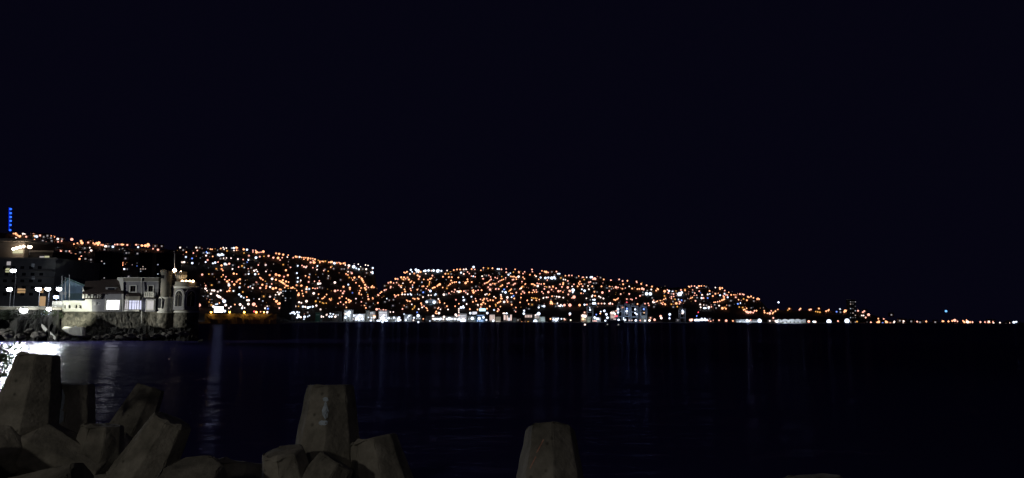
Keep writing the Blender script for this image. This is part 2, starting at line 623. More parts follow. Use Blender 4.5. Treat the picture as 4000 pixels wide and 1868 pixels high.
# ------------------------------------------------------------------ the lights of the town, read crop by crop: x y colour+size
LIGHTS = {
 (0, 780, 3.76): """195 500 o2;230 500 o3;245 515 o3;265 530 o2;290 540 o3;300 535 o2;335 500 w2;355 515 w4;385 545 r1;235 565 w2;490 510 r1;520 540 c3;540 543 c3;587 527 r1;505 590 o2;525 620 o3;550 622 o2;580 623 o3;510 655 o1""",
 (150, 900, 4.293): """28 87 r1;85 110 g1;150 90 g1;158 132 g1;210 130 g1;215 97 o2;258 108 o3;222 175 g1;230 195 g1;325 145 w3;330 193 r2;390 180 r2;398 150 g1;20 197 o3;130 200 r2;85 238 r1;163 287 w4;200 275 r1;360 245 c2;325 267 c3;205 357 o3;372 352 r3;343 378 w3;315 365 g1;433 375 g1;515 350 r1;545 388 r2;585 410 o3;620 412 o4;465 350 g1;560 152 r4;595 232 o2;655 217 o2;715 180 o3;730 212 o4;865 188 r1;835 205 r1;920 215 o2;945 232 o3;975 215 o3;1000 240 o3;1015 210 o4;1050 245 r2;1080 247 o3;1128 270 w4;1160 240 r1;1180 268 g1;1225 258 c2;1250 275 c3;1282 240 r2;1325 237 r1;1362 237 r1;1400 240 o3;1425 240 o2;1490 245 r1;1640 243 r1;1675 245 r2;1672 283 c2;1735 255 o3;1750 258 o2;1795 257 o4;1840 237 o4;1835 270 o3;1860 255 r2;1960 262 g1;2068 265 g2;1922 310 r2;2005 325 r3;808 290 g2;778 298 g1;862 292 w2;885 338 w3;780 365 r1;855 370 r1;700 370 g1;1330 410 w5;1220 442 g1;1138 443 g2;1380 447 g1;1450 347 g2;1510 378 g1;1475 380 g1;1415 310 g1;1845 412 b1;1888 417 c3;1955 487 g1;2018 502 c3;2212 467 c4;718 435 r2;690 480 o1;590 538 r2;655 540 y2;727 553 o3;790 540 o1;880 547 g2;880 493 g1;408 445 r1;343 445 o1;245 440 g1;255 478 g1;380 530 w3;415 525 r1;350 585 c2;240 590 g1;325 550 g1;400 600 g1;1072 538 c3;1245 512 g1;1300 583 o3;1330 580 o1;1412 583 o2;1410 545 o1;1070 637 g1;1365 645 g1;1440 650 c1;1480 650 g1;1655 550 g1;1653 598 b1;1912 610 g1;1762 648 c3;605 660 r2;712 655 o3;785 620 g1;825 610 g1;645 695 g1;915 770 o4;1120 820 o4;1270 777 w3;1750 742 w4;1995 770 o3;745 828 w5;1512 775 g1""",
 (700, 950, 4.01): """15 70 w1;120 65 g1;268 70 w1;283 115 r2;320 72 g1;112 142 o2;222 155 r2;105 217 c3;202 240 b2;15 298 w4;48 300 w3;78 298 w3;205 313 c3;360 493 r3;465 485 y2;520 485 g1;450 85 w1;490 95 o2;515 97 o2;565 90 y1;430 140 b1;442 160 c2;470 155 g1;422 195 w1;525 208 o2;445 265 r3;415 297 c2;650 85 o2;690 70 w2;705 95 w2;738 78 w2;825 78 c2;855 78 c3;858 115 w2;893 70 o3;910 75 o2;900 112 o2;610 180 c3;630 188 c4;670 178 c4;690 185 c3;647 243 g2;690 237 w1;738 232 w2;812 235 w2;528 317 c2;563 305 c3;608 297 r2;663 350 o3;665 405 o3;683 428 o2;718 328 c4;745 338 w2;783 323 r3;1010 98 o3;1062 103 c3;1155 112 r2;1155 138 r2;1198 115 r2;1213 143 o4;1250 147 r2;1282 142 r2;1318 133 o4;1015 155 y2;1092 197 r3;1203 228 c4;1328 207 y2;1400 200 r3;1475 228 r3;1518 160 o3;1565 168 o3;1550 230 o3;1580 265 r2;1262 212 r1;1083 262 c2;1002 257 r2;920 250 w1;1060 300 b2;1012 325 g2;985 358 y1;1020 382 c2;1080 405 r2;930 375 r2;835 405 w1;840 345 g1;1240 342 r2;1355 342 w3;1175 432 w3;1205 418 w2;1225 445 w2;1360 443 w2;1190 487 c3;1243 485 o2;1088 483 c2;1040 490 g2;855 477 o3;900 485 o2;688 497 o2;662 528 y2;732 527 r2;1418 500 o3;1517 492 o4;1570 508 o3;1455 560 w4;1515 573 o3;1283 555 o3;1265 540 o2;1310 575 o2;1350 600 y2;1585 598 o3;715 570 r2;783 577 o2;752 600 o3;828 605 r2;900 605 o3;922 580 o2;950 567 o3;955 632 o2;862 648 o3;775 635 w3;780 660 w4;795 705 o2;625 610 g1;485 633 g1;415 667 r2;412 712 w3;315 690 w2;435 745 w2;548 743 w3;605 760 w3;515 740 w1;650 740 w1;497 793 w3;405 820 g1;450 830 g1;785 745 o3;750 757 o2;850 750 c1;945 693 c3;1083 690 r2;1118 680 c2;1150 705 w1;1208 617 r3;1302 652 o3;1270 702 r3;1365 675 o3;1360 705 o2;1425 687 w3;1470 712 o4;1515 703 o3;1450 640 r2;1580 725 o3;1130 755 g1;938 805 c3;970 835 c3;1012 855 c2;1060 845 o2;1065 895 w3;1090 895 w3;1253 877 w2;1310 907 c2;1422 840 w3;1510 810 w2;1545 770 w2;1565 800 w3;1590 775 w3;1487 880 o2;1522 912 o4;1570 945 o3;1550 955 o2;595 820 w3;620 838 w4;645 850 w3;680 875 w3;705 910 c5;480 893 o2;310 972 r5;535 993 w4;630 938 o2;575 960 c2;597 955 c2;728 972 w4;712 1065 c4;872 962 o2;955 962 w4;992 988 w2;985 1018 c3;1025 1015 w2;1083 955 w4;1168 958 r5;1208 990 o2;810 997 w2;780 1018 w2;1348 1020 w3;1380 993 w1;1390 1027 b1;1567 1017 w2;1275 1075 o2;1380 1080 w3;1375 1120 w4""",
 (1080, 980, 4.01): """0 40 o2;45 48 o3;105 60 o3;183 68 o2;170 98 w2;25 113 o4;90 108 r2;55 145 r2;300 92 o3;320 95 o3;262 108 r2;362 97 w3;395 105 o2;430 108 o2;430 132 o2;460 110 o2;497 115 o3;490 140 o2;535 122 o3;568 123 o2;602 135 o3;575 155 r2;535 182 r3;585 182 o4;600 185 o3;655 150 y2;680 165 o2;680 185 o2;715 165 o2;735 170 o2;765 163 y1;820 178 o2;850 178 o3;870 175 o3;907 195 c4;945 190 o3;980 185 r2;1003 200 o3;1050 200 o3;1070 193 o3;1078 222 w2;1135 232 w4;1125 265 r2;1210 250 c5;1250 275 c3;1290 290 c3;1218 205 w1;1282 210 w2;1395 222 w2;1435 230 w2;1317 252 w2;1350 287 g2;1405 288 w3;1432 340 o2;1480 335 w2;1508 270 c3;1505 330 c2;1505 350 c3;1020 285 g2;1060 285 g2;850 258 o2;870 245 y2;895 280 g1;1180 352 r3;1122 327 w2;1090 362 o2;1118 380 o3;1168 425 o2;1220 420 o3;1195 455 o2;1245 500 o2;1295 408 o3;1330 430 o3;1340 445 o3;1350 468 o3;1365 495 o3;1388 533 o3;1410 560 r2;1440 575 r2;1502 550 o2;1490 570 o3;1525 572 o3;1385 580 o3;1400 605 o3;1325 583 o3;1297 550 o2;1310 625 o2;1295 655 o2;1295 675 o2;1330 685 o2;1150 580 o3;1150 605 o2;1125 530 c3;1050 563 o3;915 497 w4;815 397 w2;808 430 g1;1005 455 g1;918 628 r4;962 620 r2;1008 627 r2;1060 635 r3;1040 665 r3;1190 657 b2;1430 685 y2;1432 715 r2;1442 757 o3;1510 748 o3;1507 735 o2;1400 815 o3;1590 693 r3;1245 750 w2;988 740 o3;1027 717 o2;1095 745 o2;1130 768 o3;1160 785 o3;1140 805 o3;1090 807 o3;1050 840 r2;1095 888 o2;965 825 o2;1005 803 r2;1380 860 o1;1400 895 o1;1575 915 r3;1330 800 r2;1590 815 o2;850 770 o3;830 755 o2;860 745 y2;755 720 o2;715 750 o2;735 742 o2;785 685 o2;660 680 o2;583 667 w4;615 790 y3;680 800 y2;720 815 y2;780 820 y2;740 822 y2;625 858 w3;690 918 w3;568 875 c3;525 880 c2;495 890 c4;450 878 w3;415 875 c3;345 870 y2;290 870 w4;255 875 c3;205 860 w3;175 858 w2;100 835 o4;45 825 o4;25 830 o3;140 785 o4;5 785 r3;265 772 w2;355 805 w3;390 815 w1;470 790 w4;345 690 o4;350 665 o2;420 707 o2;408 670 o2;148 740 r2;60 655 w3;40 680 w3;15 650 w2;85 610 o3;50 605 o3;235 605 o4;255 575 o3;225 585 o3;205 570 o3;178 555 o3;155 548 o3;128 522 o3;105 505 o3;80 490 o3;60 478 o3;45 470 o2;100 460 o3;150 480 o3;190 490 o2;130 575 o2;315 540 o3;317 622 o2;275 620 o2;285 590 y2;390 545 o3;400 625 o2;375 465 w3;375 490 o1;330 485 c1;335 425 c2;320 350 c2;520 370 c2;455 392 o2;508 413 o3;178 382 o3;118 385 o2;118 405 r1;40 385 o3;0 378 o3;148 305 o3;222 260 r2;635 295 w2;740 310 r2;810 320 y2;570 265 r2;640 238 c2;620 260 r1;400 230 r2;430 250 r3;460 258 w3;475 243 r2;333 235 c1;315 208 w1;475 570 o3;470 600 w3;512 598 c3;467 645 o3;570 585 o2;605 592 r2;640 585 r2;655 515 w4;685 512 w3;670 472 r2;595 478 r2;505 487 r1;675 572 g1;715 585 g1;800 600 y1;650 740 g1;930 885 g1;45 897 r2;218 983 c2;245 970 c3;270 965 c3;285 985 c3;325 962 c3;355 965 c2;340 1005 c4;350 1030 c4;325 1045 c3;380 1040 w3;440 1035 c4;430 1070 c2;435 990 r1;490 1030 c2;515 1015 c2;490 965 g1;698 1030 w4;735 1035 w2;785 1005 w3;790 995 w2;830 1030 c3;865 1030 c3;845 985 c2;920 1030 w4;890 995 c1;1080 990 w3;1080 1050 c3;1075 1045 c3;1120 985 c5;1140 965 c5;1130 1020 c3;1155 940 c3;1205 1015 c4;1200 1070 w2;1270 1050 c5;1300 1010 c4;1330 1020 c4;1250 1075 c4;1345 1070 c4;1290 1080 c3;1475 1100 c3;1590 1095 c3;1440 1045 c2;1490 1050 c2;1535 1025 o4;1530 1045 w3""",
 (1460, 1030, 4.811): """275 362 r3;318 350 o3;372 365 r2;410 287 o3;450 290 r3;515 258 o3;570 260 o3;535 290 y2;560 300 o2;635 262 o3;600 285 r2;660 300 o3;570 165 o2;590 175 o2;625 157 o3;697 118 c3;720 158 c2;680 195 w1;760 185 o3;792 115 c4;838 130 c4;840 155 w3;878 155 o3;805 155 c3;940 140 c2;970 135 c4;1030 130 c4;1085 135 w3;1125 130 c4;1200 140 c5;1215 130 c4;1270 138 c3;1378 130 w2;1440 160 y1;978 190 w2;825 222 o3;860 245 r3;845 290 o3;940 297 o2;1020 305 o2;1060 285 o3;1085 275 o2;1050 345 o2;1045 375 y2;1040 400 y2;905 350 c2;1300 248 o3;1345 192 o3;1400 192 y1;1102 225 r3;1410 255 o3;1468 255 o3;1505 122 o3;1565 110 o3;1625 110 o3;1590 262 o3;1640 170 c3;1690 110 w3;1690 195 w3;1455 318 o3;1475 360 o3;1515 352 o3;1437 385 o3;1408 410 o2;1380 430 o2;1375 465 y1;1240 390 o4;1215 400 o3;1195 420 o3;1150 445 o3;1130 450 o3;1105 460 o3;1295 450 o2;1610 355 c2;1550 345 o2;1525 490 r3;1510 538 r2;1468 525 r2;1570 520 w3;1600 530 w4;1625 520 o4;1410 558 r3;1318 583 w4;1065 515 c4;1030 495 r2;985 470 r2;930 540 b1;910 427 o2;938 425 o2;1008 428 o2;725 445 c2;730 403 r2;690 348 o3;718 332 o3;757 358 o1;548 370 w2;430 358 r2;473 405 r2;515 447 w2;500 425 r2;320 435 r3;315 455 r2;205 418 g1;200 500 r3;230 490 r2;145 533 o3;120 555 o2;90 595 o3;578 485 o3;590 525 o3;535 550 o2;540 578 w3;525 580 o2;585 580 w3;460 592 o3;390 590 o2;403 625 r2;420 605 r2;700 505 o2;690 470 r1;818 490 o3;680 570 c3;705 585 c2;640 580 c1;830 575 c2;775 585 g1;865 590 g1;1028 595 w3;1078 595 w2;1150 590 c3;1165 575 c1;250 660 c2;210 720 g2;370 680 g1;290 690 g1;75 740 o2;620 688 o2;640 705 o2;680 708 o3;740 655 o2;770 665 o3;825 655 o3;845 665 o2;925 630 w3;715 765 w2;890 745 o3;900 775 o2;995 720 c4;1135 725 c5;1070 670 o2;1215 665 w3;1240 730 o3;1235 700 o2;910 822 w3;985 830 o2;1010 880 o2;1000 845 o2;945 800 r2;770 800 y3;760 830 y2;730 855 y3;845 855 w3;540 852 r3;580 790 o1;615 780 o2;615 815 g1;485 745 g1;360 790 g1;1330 745 o2;1355 775 o2;1375 800 o1;1530 800 o2;1600 755 o2;1545 680 r2;1690 690 c3;1680 632 c2;1640 825 c4;1690 825 c3;1600 852 w3;1598 890 w2;1600 920 w2;1205 845 o2;1220 825 r2;1253 860 w2;1225 932 w4;1175 900 o3;1160 930 o2;1185 940 o2;1395 862 w3;55 858 r4;100 850 r2;130 880 r3;180 870 r3;225 885 r4;368 910 w2;310 910 w2;165 930 c5;190 965 c3;200 905 w4;150 1030 c5;190 1050 c5;170 1010 c5;235 1085 c5;15 1000 w4;70 1075 c3;110 1080 c3;280 1025 c4;380 1015 c3;475 1015 c4;465 1060 c5;455 1045 c3;410 1085 c2;500 1060 c3;600 1065 c3;745 1065 w3;570 950 c2;660 985 c3;680 975 c2;640 1010 c2;835 980 c5;815 915 b2;755 1018 c3;930 1040 o2;1055 1080 c2;1115 985 w4;1110 1040 w3;1145 1045 c4;1165 1040 c3;1205 1042 c3;1240 1045 c4;1260 1035 c3;1320 1000 w4;1310 1045 w3;1385 1045 c4;1420 1035 c5;1455 1040 c4;1540 960 w4;1560 985 w3;1525 1045 c3;1580 1050 c3;1605 1045 c4;1600 970 r2""",
 (1800, 1030, 4.811): """52 110 r3;100 105 w3;240 65 c4;205 102 o3;263 110 r2;378 125 o2;425 80 o2;515 90 y1;595 88 o3;690 103 c2;720 103 c2;763 108 r3;852 100 r2;1020 108 o2;1090 155 o3;1095 170 r2;1200 155 r2;1170 188 r2;1338 112 r3;1345 152 r2;1525 137 o2;1575 150 o3;1605 158 o4;128 157 r2;160 187 r2;60 195 r3;270 185 g1;235 238 c2;200 235 r2;270 248 r2;400 237 w3;450 215 w2;480 225 g1;525 220 r2;560 250 r2;645 262 r2;685 275 r2;600 190 g1;855 163 r3;897 208 c3;930 180 c2;990 160 y2;1085 245 w4;1040 260 o3;1000 245 o3;965 245 o2;935 240 o2;1045 295 o2;990 300 r3;970 305 r2;1170 255 o2;1195 285 o2;1150 338 r2;1300 210 o2;1390 220 o2;1415 240 w3;1487 190 r2;1500 262 c3;1465 295 o2;1590 270 c4;1625 310 r2;843 268 r2;800 297 o2;770 310 o2;740 320 r2;710 340 r2;770 243 y2;125 295 o3;130 335 o3;90 365 o4;100 350 o2;180 320 o2;210 325 o2;205 345 o1;570 297 r3;545 315 r2;525 335 o2;505 355 o2;480 360 o2;450 375 r3;555 398 r4;600 375 o2;670 365 o2;640 380 o1;875 375 r2;905 365 r3;1000 385 r2;985 400 r2;1020 375 r1;780 405 o3;755 425 o2;740 430 y2;420 285 r1;320 410 g1;1215 380 o2;1200 395 o2;1180 410 o3;1145 445 o3;1130 465 w3;1110 475 o2;1330 385 o2;1355 385 o3;1380 400 o2;1445 420 w4;1395 410 o2;1470 380 r2;1435 370 r2;1510 385 r2;1565 380 o3;1580 435 r2;550 487 r4;658 478 r3;712 478 r3;870 432 r2;515 445 r1;1570 475 r1;1415 495 r2;1370 480 o1;1365 500 r1;930 500 o3;950 480 o2;905 520 y2;60 518 r3;95 545 r2;85 505 r2;5 520 o3;130 505 r2;235 500 o3;215 510 o2;240 540 o4;280 515 r2;325 500 r2;390 500 o3;128 570 w3;460 582 w3;490 570 w2;540 575 o2;520 590 y2;840 540 c4;785 525 c2;815 485 b1;940 560 o2;970 565 o2;1043 545 r3;1195 550 r3;1165 525 r1;1285 540 o3;1345 545 o2;1385 530 o2;1425 535 o2;1525 530 r2;1550 560 r2;1135 570 o2;755 588 w3;760 622 o3;755 655 o3;775 660 o2;625 622 w2;655 648 o3;635 680 o2;605 690 o1;875 635 w4;865 685 r2;955 632 c2;990 605 b1;1005 655 o3;1130 638 o2;1125 665 y1;1330 640 y2;1360 650 y3;1400 650 y3;1430 655 y2;1420 690 o2;1475 675 o2;1335 685 w2;1250 692 o3;1555 640 w2;1610 635 w3;1550 650 w2;45 632 c2;45 690 c2;65 680 c1;200 622 c2;110 760 w3;275 660 r2;288 700 o3;228 718 o3;370 672 r2;410 690 o2;430 680 o2;510 700 o2;425 730 o3;415 735 o2;460 755 o2;385 770 o4;440 660 o1;490 660 r1;555 685 o1;690 740 o2;715 730 o3;745 712 o3;815 720 w4;880 718 o3;655 770 y3;660 795 y2;745 808 o2;955 770 o3;950 720 g1;1115 728 o2;1275 760 o2;1340 770 y1;545 802 o3;490 847 o3;330 790 w3;320 770 w2;170 855 o3;315 865 o3;375 820 r1;45 800 c2;30 825 c2;700 850 r2;690 895 o3;715 870 r2;1035 825 o2;1130 820 y1;1300 828 y3;1280 850 g2;1245 830 g1;1465 825 c3;1565 800 c4;1530 800 c2;625 872 c3;1190 885 c3;1185 940 c4;1030 905 r2;1010 880 g1;178 932 c4;497 930 c4;215 1030 c5;345 1030 c5;425 1010 c4;15 1070 c5;65 1070 c5;50 1045 w4;480 1060 c3;610 1075 c4;800 935 w3;825 935 w3;862 935 c3;1465 940 c5;1440 950 c3;1400 1090 c6;1145 1100 o2;1210 1105 o3;1265 1095 y3;1075 1060 g1;1405 970 w3""",
 (2140, 1040, 4.811): """5 120 r2;75 107 g2;162 102 r1;190 143 c2;220 143 c2;330 180 o2;397 175 r3;452 175 r2;575 190 o3;540 215 g2;660 218 r4;730 210 w2;805 210 c3;830 207 c3;880 240 r5;850 243 r3;930 195 r1;990 215 g1;1050 250 o1;1185 263 r3;1340 250 r3;1405 278 r3;1495 275 o3;1415 340 o3;1110 290 b2;1110 322 c2;1100 370 c3;1120 405 w3;1115 385 w2;1160 385 o3;1175 400 o2;1210 390 r2;1230 415 r2;1280 397 r4;1320 400 r2;1300 425 r1;1370 405 o2;1400 425 o1;1450 410 r1;1530 380 w2;1585 420 o1;1625 400 o2;1008 380 o3;1035 315 r1;75 225 c5;120 210 c4;140 235 c3;10 215 c3;295 250 w2;330 255 w2;375 278 r3;245 220 y1;290 320 o3;285 345 o3;290 310 o2;265 390 r3;230 340 r2;400 325 r3;375 400 r4;455 380 w2;490 340 r2;580 320 o2;605 290 o1;625 335 o2;590 345 o2;560 380 o3;650 320 r1;655 378 r3;755 370 w2;770 305 r3;800 295 r1;860 320 g1;910 318 g1;835 380 o1;25 395 r4;50 410 r3;100 400 o2;95 380 o1;155 415 r3;70 440 r1;10 487 r4;200 470 r4;240 465 r2;285 487 o2;305 455 r1;105 475 r1;410 465 r4;430 470 r2;475 450 c5;468 495 c2;385 532 r3;690 462 c4;640 435 c1;772 435 w3;660 515 r2;625 510 o1;1025 495 r4;1155 465 r3;1135 495 g1;1370 525 r3;1530 522 r3;875 480 o1;925 485 g1;110 565 w3;165 572 w3;205 578 w3;225 578 w2;290 592 w3;5 585 r2;80 565 o1;492 580 r5;455 595 r2;725 605 w2;840 550 w3;828 572 w3;887 558 o3;960 567 w3;990 587 w3;1045 607 w3;850 632 c2;880 632 c3;800 632 g1;1270 635 o3;1300 620 o2;1320 605 o2;1245 630 o2;1485 620 r1;1520 615 r2;1560 620 r2;1585 630 r2;1485 680 R3;1590 720 g1;60 670 o4;85 700 o4;50 700 o3;165 720 c4;180 695 w2;195 745 w3;230 748 c3;245 728 w3;275 748 c3;312 732 r4;415 732 r5;597 732 o4;690 725 c3;733 722 r3;795 712 g1;850 700 c4;885 700 c4;950 703 r3;1010 703 r3;1065 703 w3;1150 705 r3;1175 695 w3;1170 710 w2;1215 710 r3;415 895 c4;410 920 r2;430 1015 w3;50 990 o3;155 1010 c5;105 1000 c3;195 985 c2;305 990 w2;320 1003 r1;255 990 c2;660 935 w5;700 940 w5;660 995 o4;690 870 r1;995 855 c2;1062 840 c4;1100 905 c4;985 890 o3;880 965 c4;945 990 c4;920 985 c3;1120 970 c4;1080 1025 c3;1285 840 r2;1330 1010 c4;1430 1015 c4;1455 1010 c3;1420 975 c2;1535 1018 w3;1575 1018 w3;870 1030 r2;905 1030 r2;850 1030 w2;910 910 b2;1405 775 o1""",
 (2480, 1070, 5.469): """45 185 r2;35 165 r1;135 215 o3;155 190 y1;250 245 r3;365 272 o3;55 325 o3;95 323 o3;155 315 r4;200 335 r4;180 325 r3;350 335 w3;250 425 c5;330 428 c5;265 360 g1;455 357 o3;495 330 o3;480 315 o2;635 372 o4;695 342 r2;730 365 c3;750 400 r2;715 408 r3;805 382 c3;890 350 y2;880 375 y1;985 345 r3;1072 355 o2;955 440 c6;1000 400 c4;825 430 r3;110 470 r3;155 423 r2;25 520 r2;370 515 g2;400 565 r2;385 600 w3;412 620 w4;455 595 r2;480 585 o2;440 665 g1;408 705 g1;580 565 o2;620 545 o2;655 525 o2;545 575 o1;600 610 o2;570 630 o2;595 650 r2;650 655 o3;640 640 o2;780 490 r2;830 485 r2;745 505 r1;785 525 r3;835 540 r1;815 590 g1;940 548 c3;1055 555 c4;1000 565 b1;955 595 r3;975 610 r2;885 632 o4;830 660 r1;905 700 y3;840 700 y2;950 640 r2;780 650 y1;820 710 g1;55 645 o3;215 638 r3;285 630 r2;300 672 r2;1150 270 o2;1170 280 o2;1210 262 r2;1275 262 r2;1360 262 o2;1380 260 o2;1420 258 o2;1325 295 w3;1360 300 r1;1485 258 o2;1520 275 g1;1235 350 r2;1235 395 g1;1150 385 r1;1145 430 r1;1090 425 g1;1280 412 r2;1270 465 r2;1320 460 r2;1375 370 r1;1400 405 b1;1435 450 w3;1555 440 w3;1600 430 c2;1595 365 o3;1665 475 o3;1720 292 w2;1815 300 o3;1865 303 o3;1820 325 o1;1920 358 r2;1775 415 o2;1755 415 o1;1720 425 o1;1820 457 c2;1915 425 c1;1945 450 r2;1195 520 o2;1225 505 o2;1165 535 o1;1295 578 r3;1328 508 g1;1425 518 c3;1465 517 r1;1555 517 b2;1475 595 g1;1395 655 w3;1390 625 g1;1405 715 w3;1480 665 w1;1465 635 g1;1530 675 g2;1480 732 c3;1515 732 c2;1580 715 w4;1575 740 c2;1635 705 r2;1690 712 r2;1630 665 r1;1690 610 o2;1720 610 o3;1755 625 o2;1680 650 o2;1770 595 r2;1815 585 o3;1860 565 o3;1890 550 o3;1910 540 o3;1905 495 o3;1890 470 r2;1800 680 w3;1870 735 o4;1895 710 o3;1920 700 o2;1945 745 o3;1960 680 o3;1400 775 g1;1355 822 R2;550 905 r4;565 945 w4;745 865 c4;740 950 c3;735 900 b1;20 995 c4;115 995 r3;312 995 w4;422 980 r4;215 1000 c3;335 940 r1;1185 985 r4;1220 980 r4;1195 990 w4;1565 995 r2;1600 965 g1;1615 1010 r2;1665 990 r1;1800 988 r2;1950 1000 r4;915 990 g1""",
 (2700, 1080, 3.68): """525 300 c2;520 270 r2;540 230 o2;575 265 o1;605 265 o2;630 270 o3;655 275 o3;640 300 r1;675 245 r2;700 255 r1;735 255 r2;755 262 r3;680 335 o2;720 345 r1;800 343 o1;755 305 c2;700 382 c3;670 395 b1;770 395 g1;815 293 o3;830 300 o2;860 288 o3;895 308 o2;945 328 o3;975 328 o3;960 315 o2;900 355 g1;690 440 y2;740 448 y1;620 400 g1;570 350 g1;550 420 g1;755 480 o3;770 475 o2;797 460 o2;800 510 r4;820 518 r4;852 515 r4;890 520 r3;910 495 r3;938 493 o3;780 500 o2;1050 495 o2;1055 520 o3;1095 530 o2;1130 530 r4;1150 495 r2;1180 520 o3;1210 500 o3;1245 475 o2;1170 535 o2;1255 373 c3;1410 465 o1;1390 485 y2;1570 465 o3;1555 480 r2;1700 480 o3;1720 475 r1;1835 462 o1;1820 510 y3;1850 515 y3;1790 505 y2;1940 500 o3;1970 490 o3;1980 480 o2;2090 508 b2;2140 470 c2;2215 495 o4;2240 490 o3;2200 510 o3;2145 515 g1;505 637 r3;600 640 o3;280 640 r1;400 630 r1;1180 597 r3;1175 630 r1;1130 640 w1;1230 650 w4;1210 640 w3;1620 645 r4;1690 648 r4;1780 655 w4;1755 650 c2;1980 650 c6;2110 643 r3;2240 640 c6;800 632 c4;855 628 r2;980 640 c6;835 640 c2;700 650 c2""",
 (3300, 1080, 3.68): """190 495 r3;260 515 r3;280 500 r1;245 562 w2;270 562 w2;300 592 r3;342 550 r4;175 650 y3;320 657 g1;375 660 r3;482 608 o2;490 645 o3;485 660 o4;465 660 o2;545 670 b2;560 612 r2;590 645 o3;600 660 o4;655 675 r1;705 670 w3;712 650 w3;670 553 g2;790 637 g1;845 643 w1;840 672 w2;955 647 g1;1040 650 r3;1080 660 g1;1170 648 o3;1300 657 g1;1405 645 o3;1420 645 o2;1490 648 o3;1545 640 o3;1580 632 r4;1575 640 o2;1620 648 r2;1455 500 B3;1700 640 o2;1715 655 o3;1725 660 o2;1750 630 o2;1765 655 w4;1775 660 o3;1800 658 o3;1835 658 r3;1950 657 r3;2015 657 r2;2070 650 w1;2080 662 o3;2060 660 r2;2140 670 w3;2125 655 r1;2230 665 w2;2360 668 w1;2320 685 g1;2430 660 c3;2465 655 c2;2480 682 g2;2445 685 g1""",
}
DIA = {1: 4.4, 2: 5.6, 3: 6.9, 4: 8.7, 5: 12.0, 6: 16.0}      # seen diameter, in pixels of the 4000 wide photo


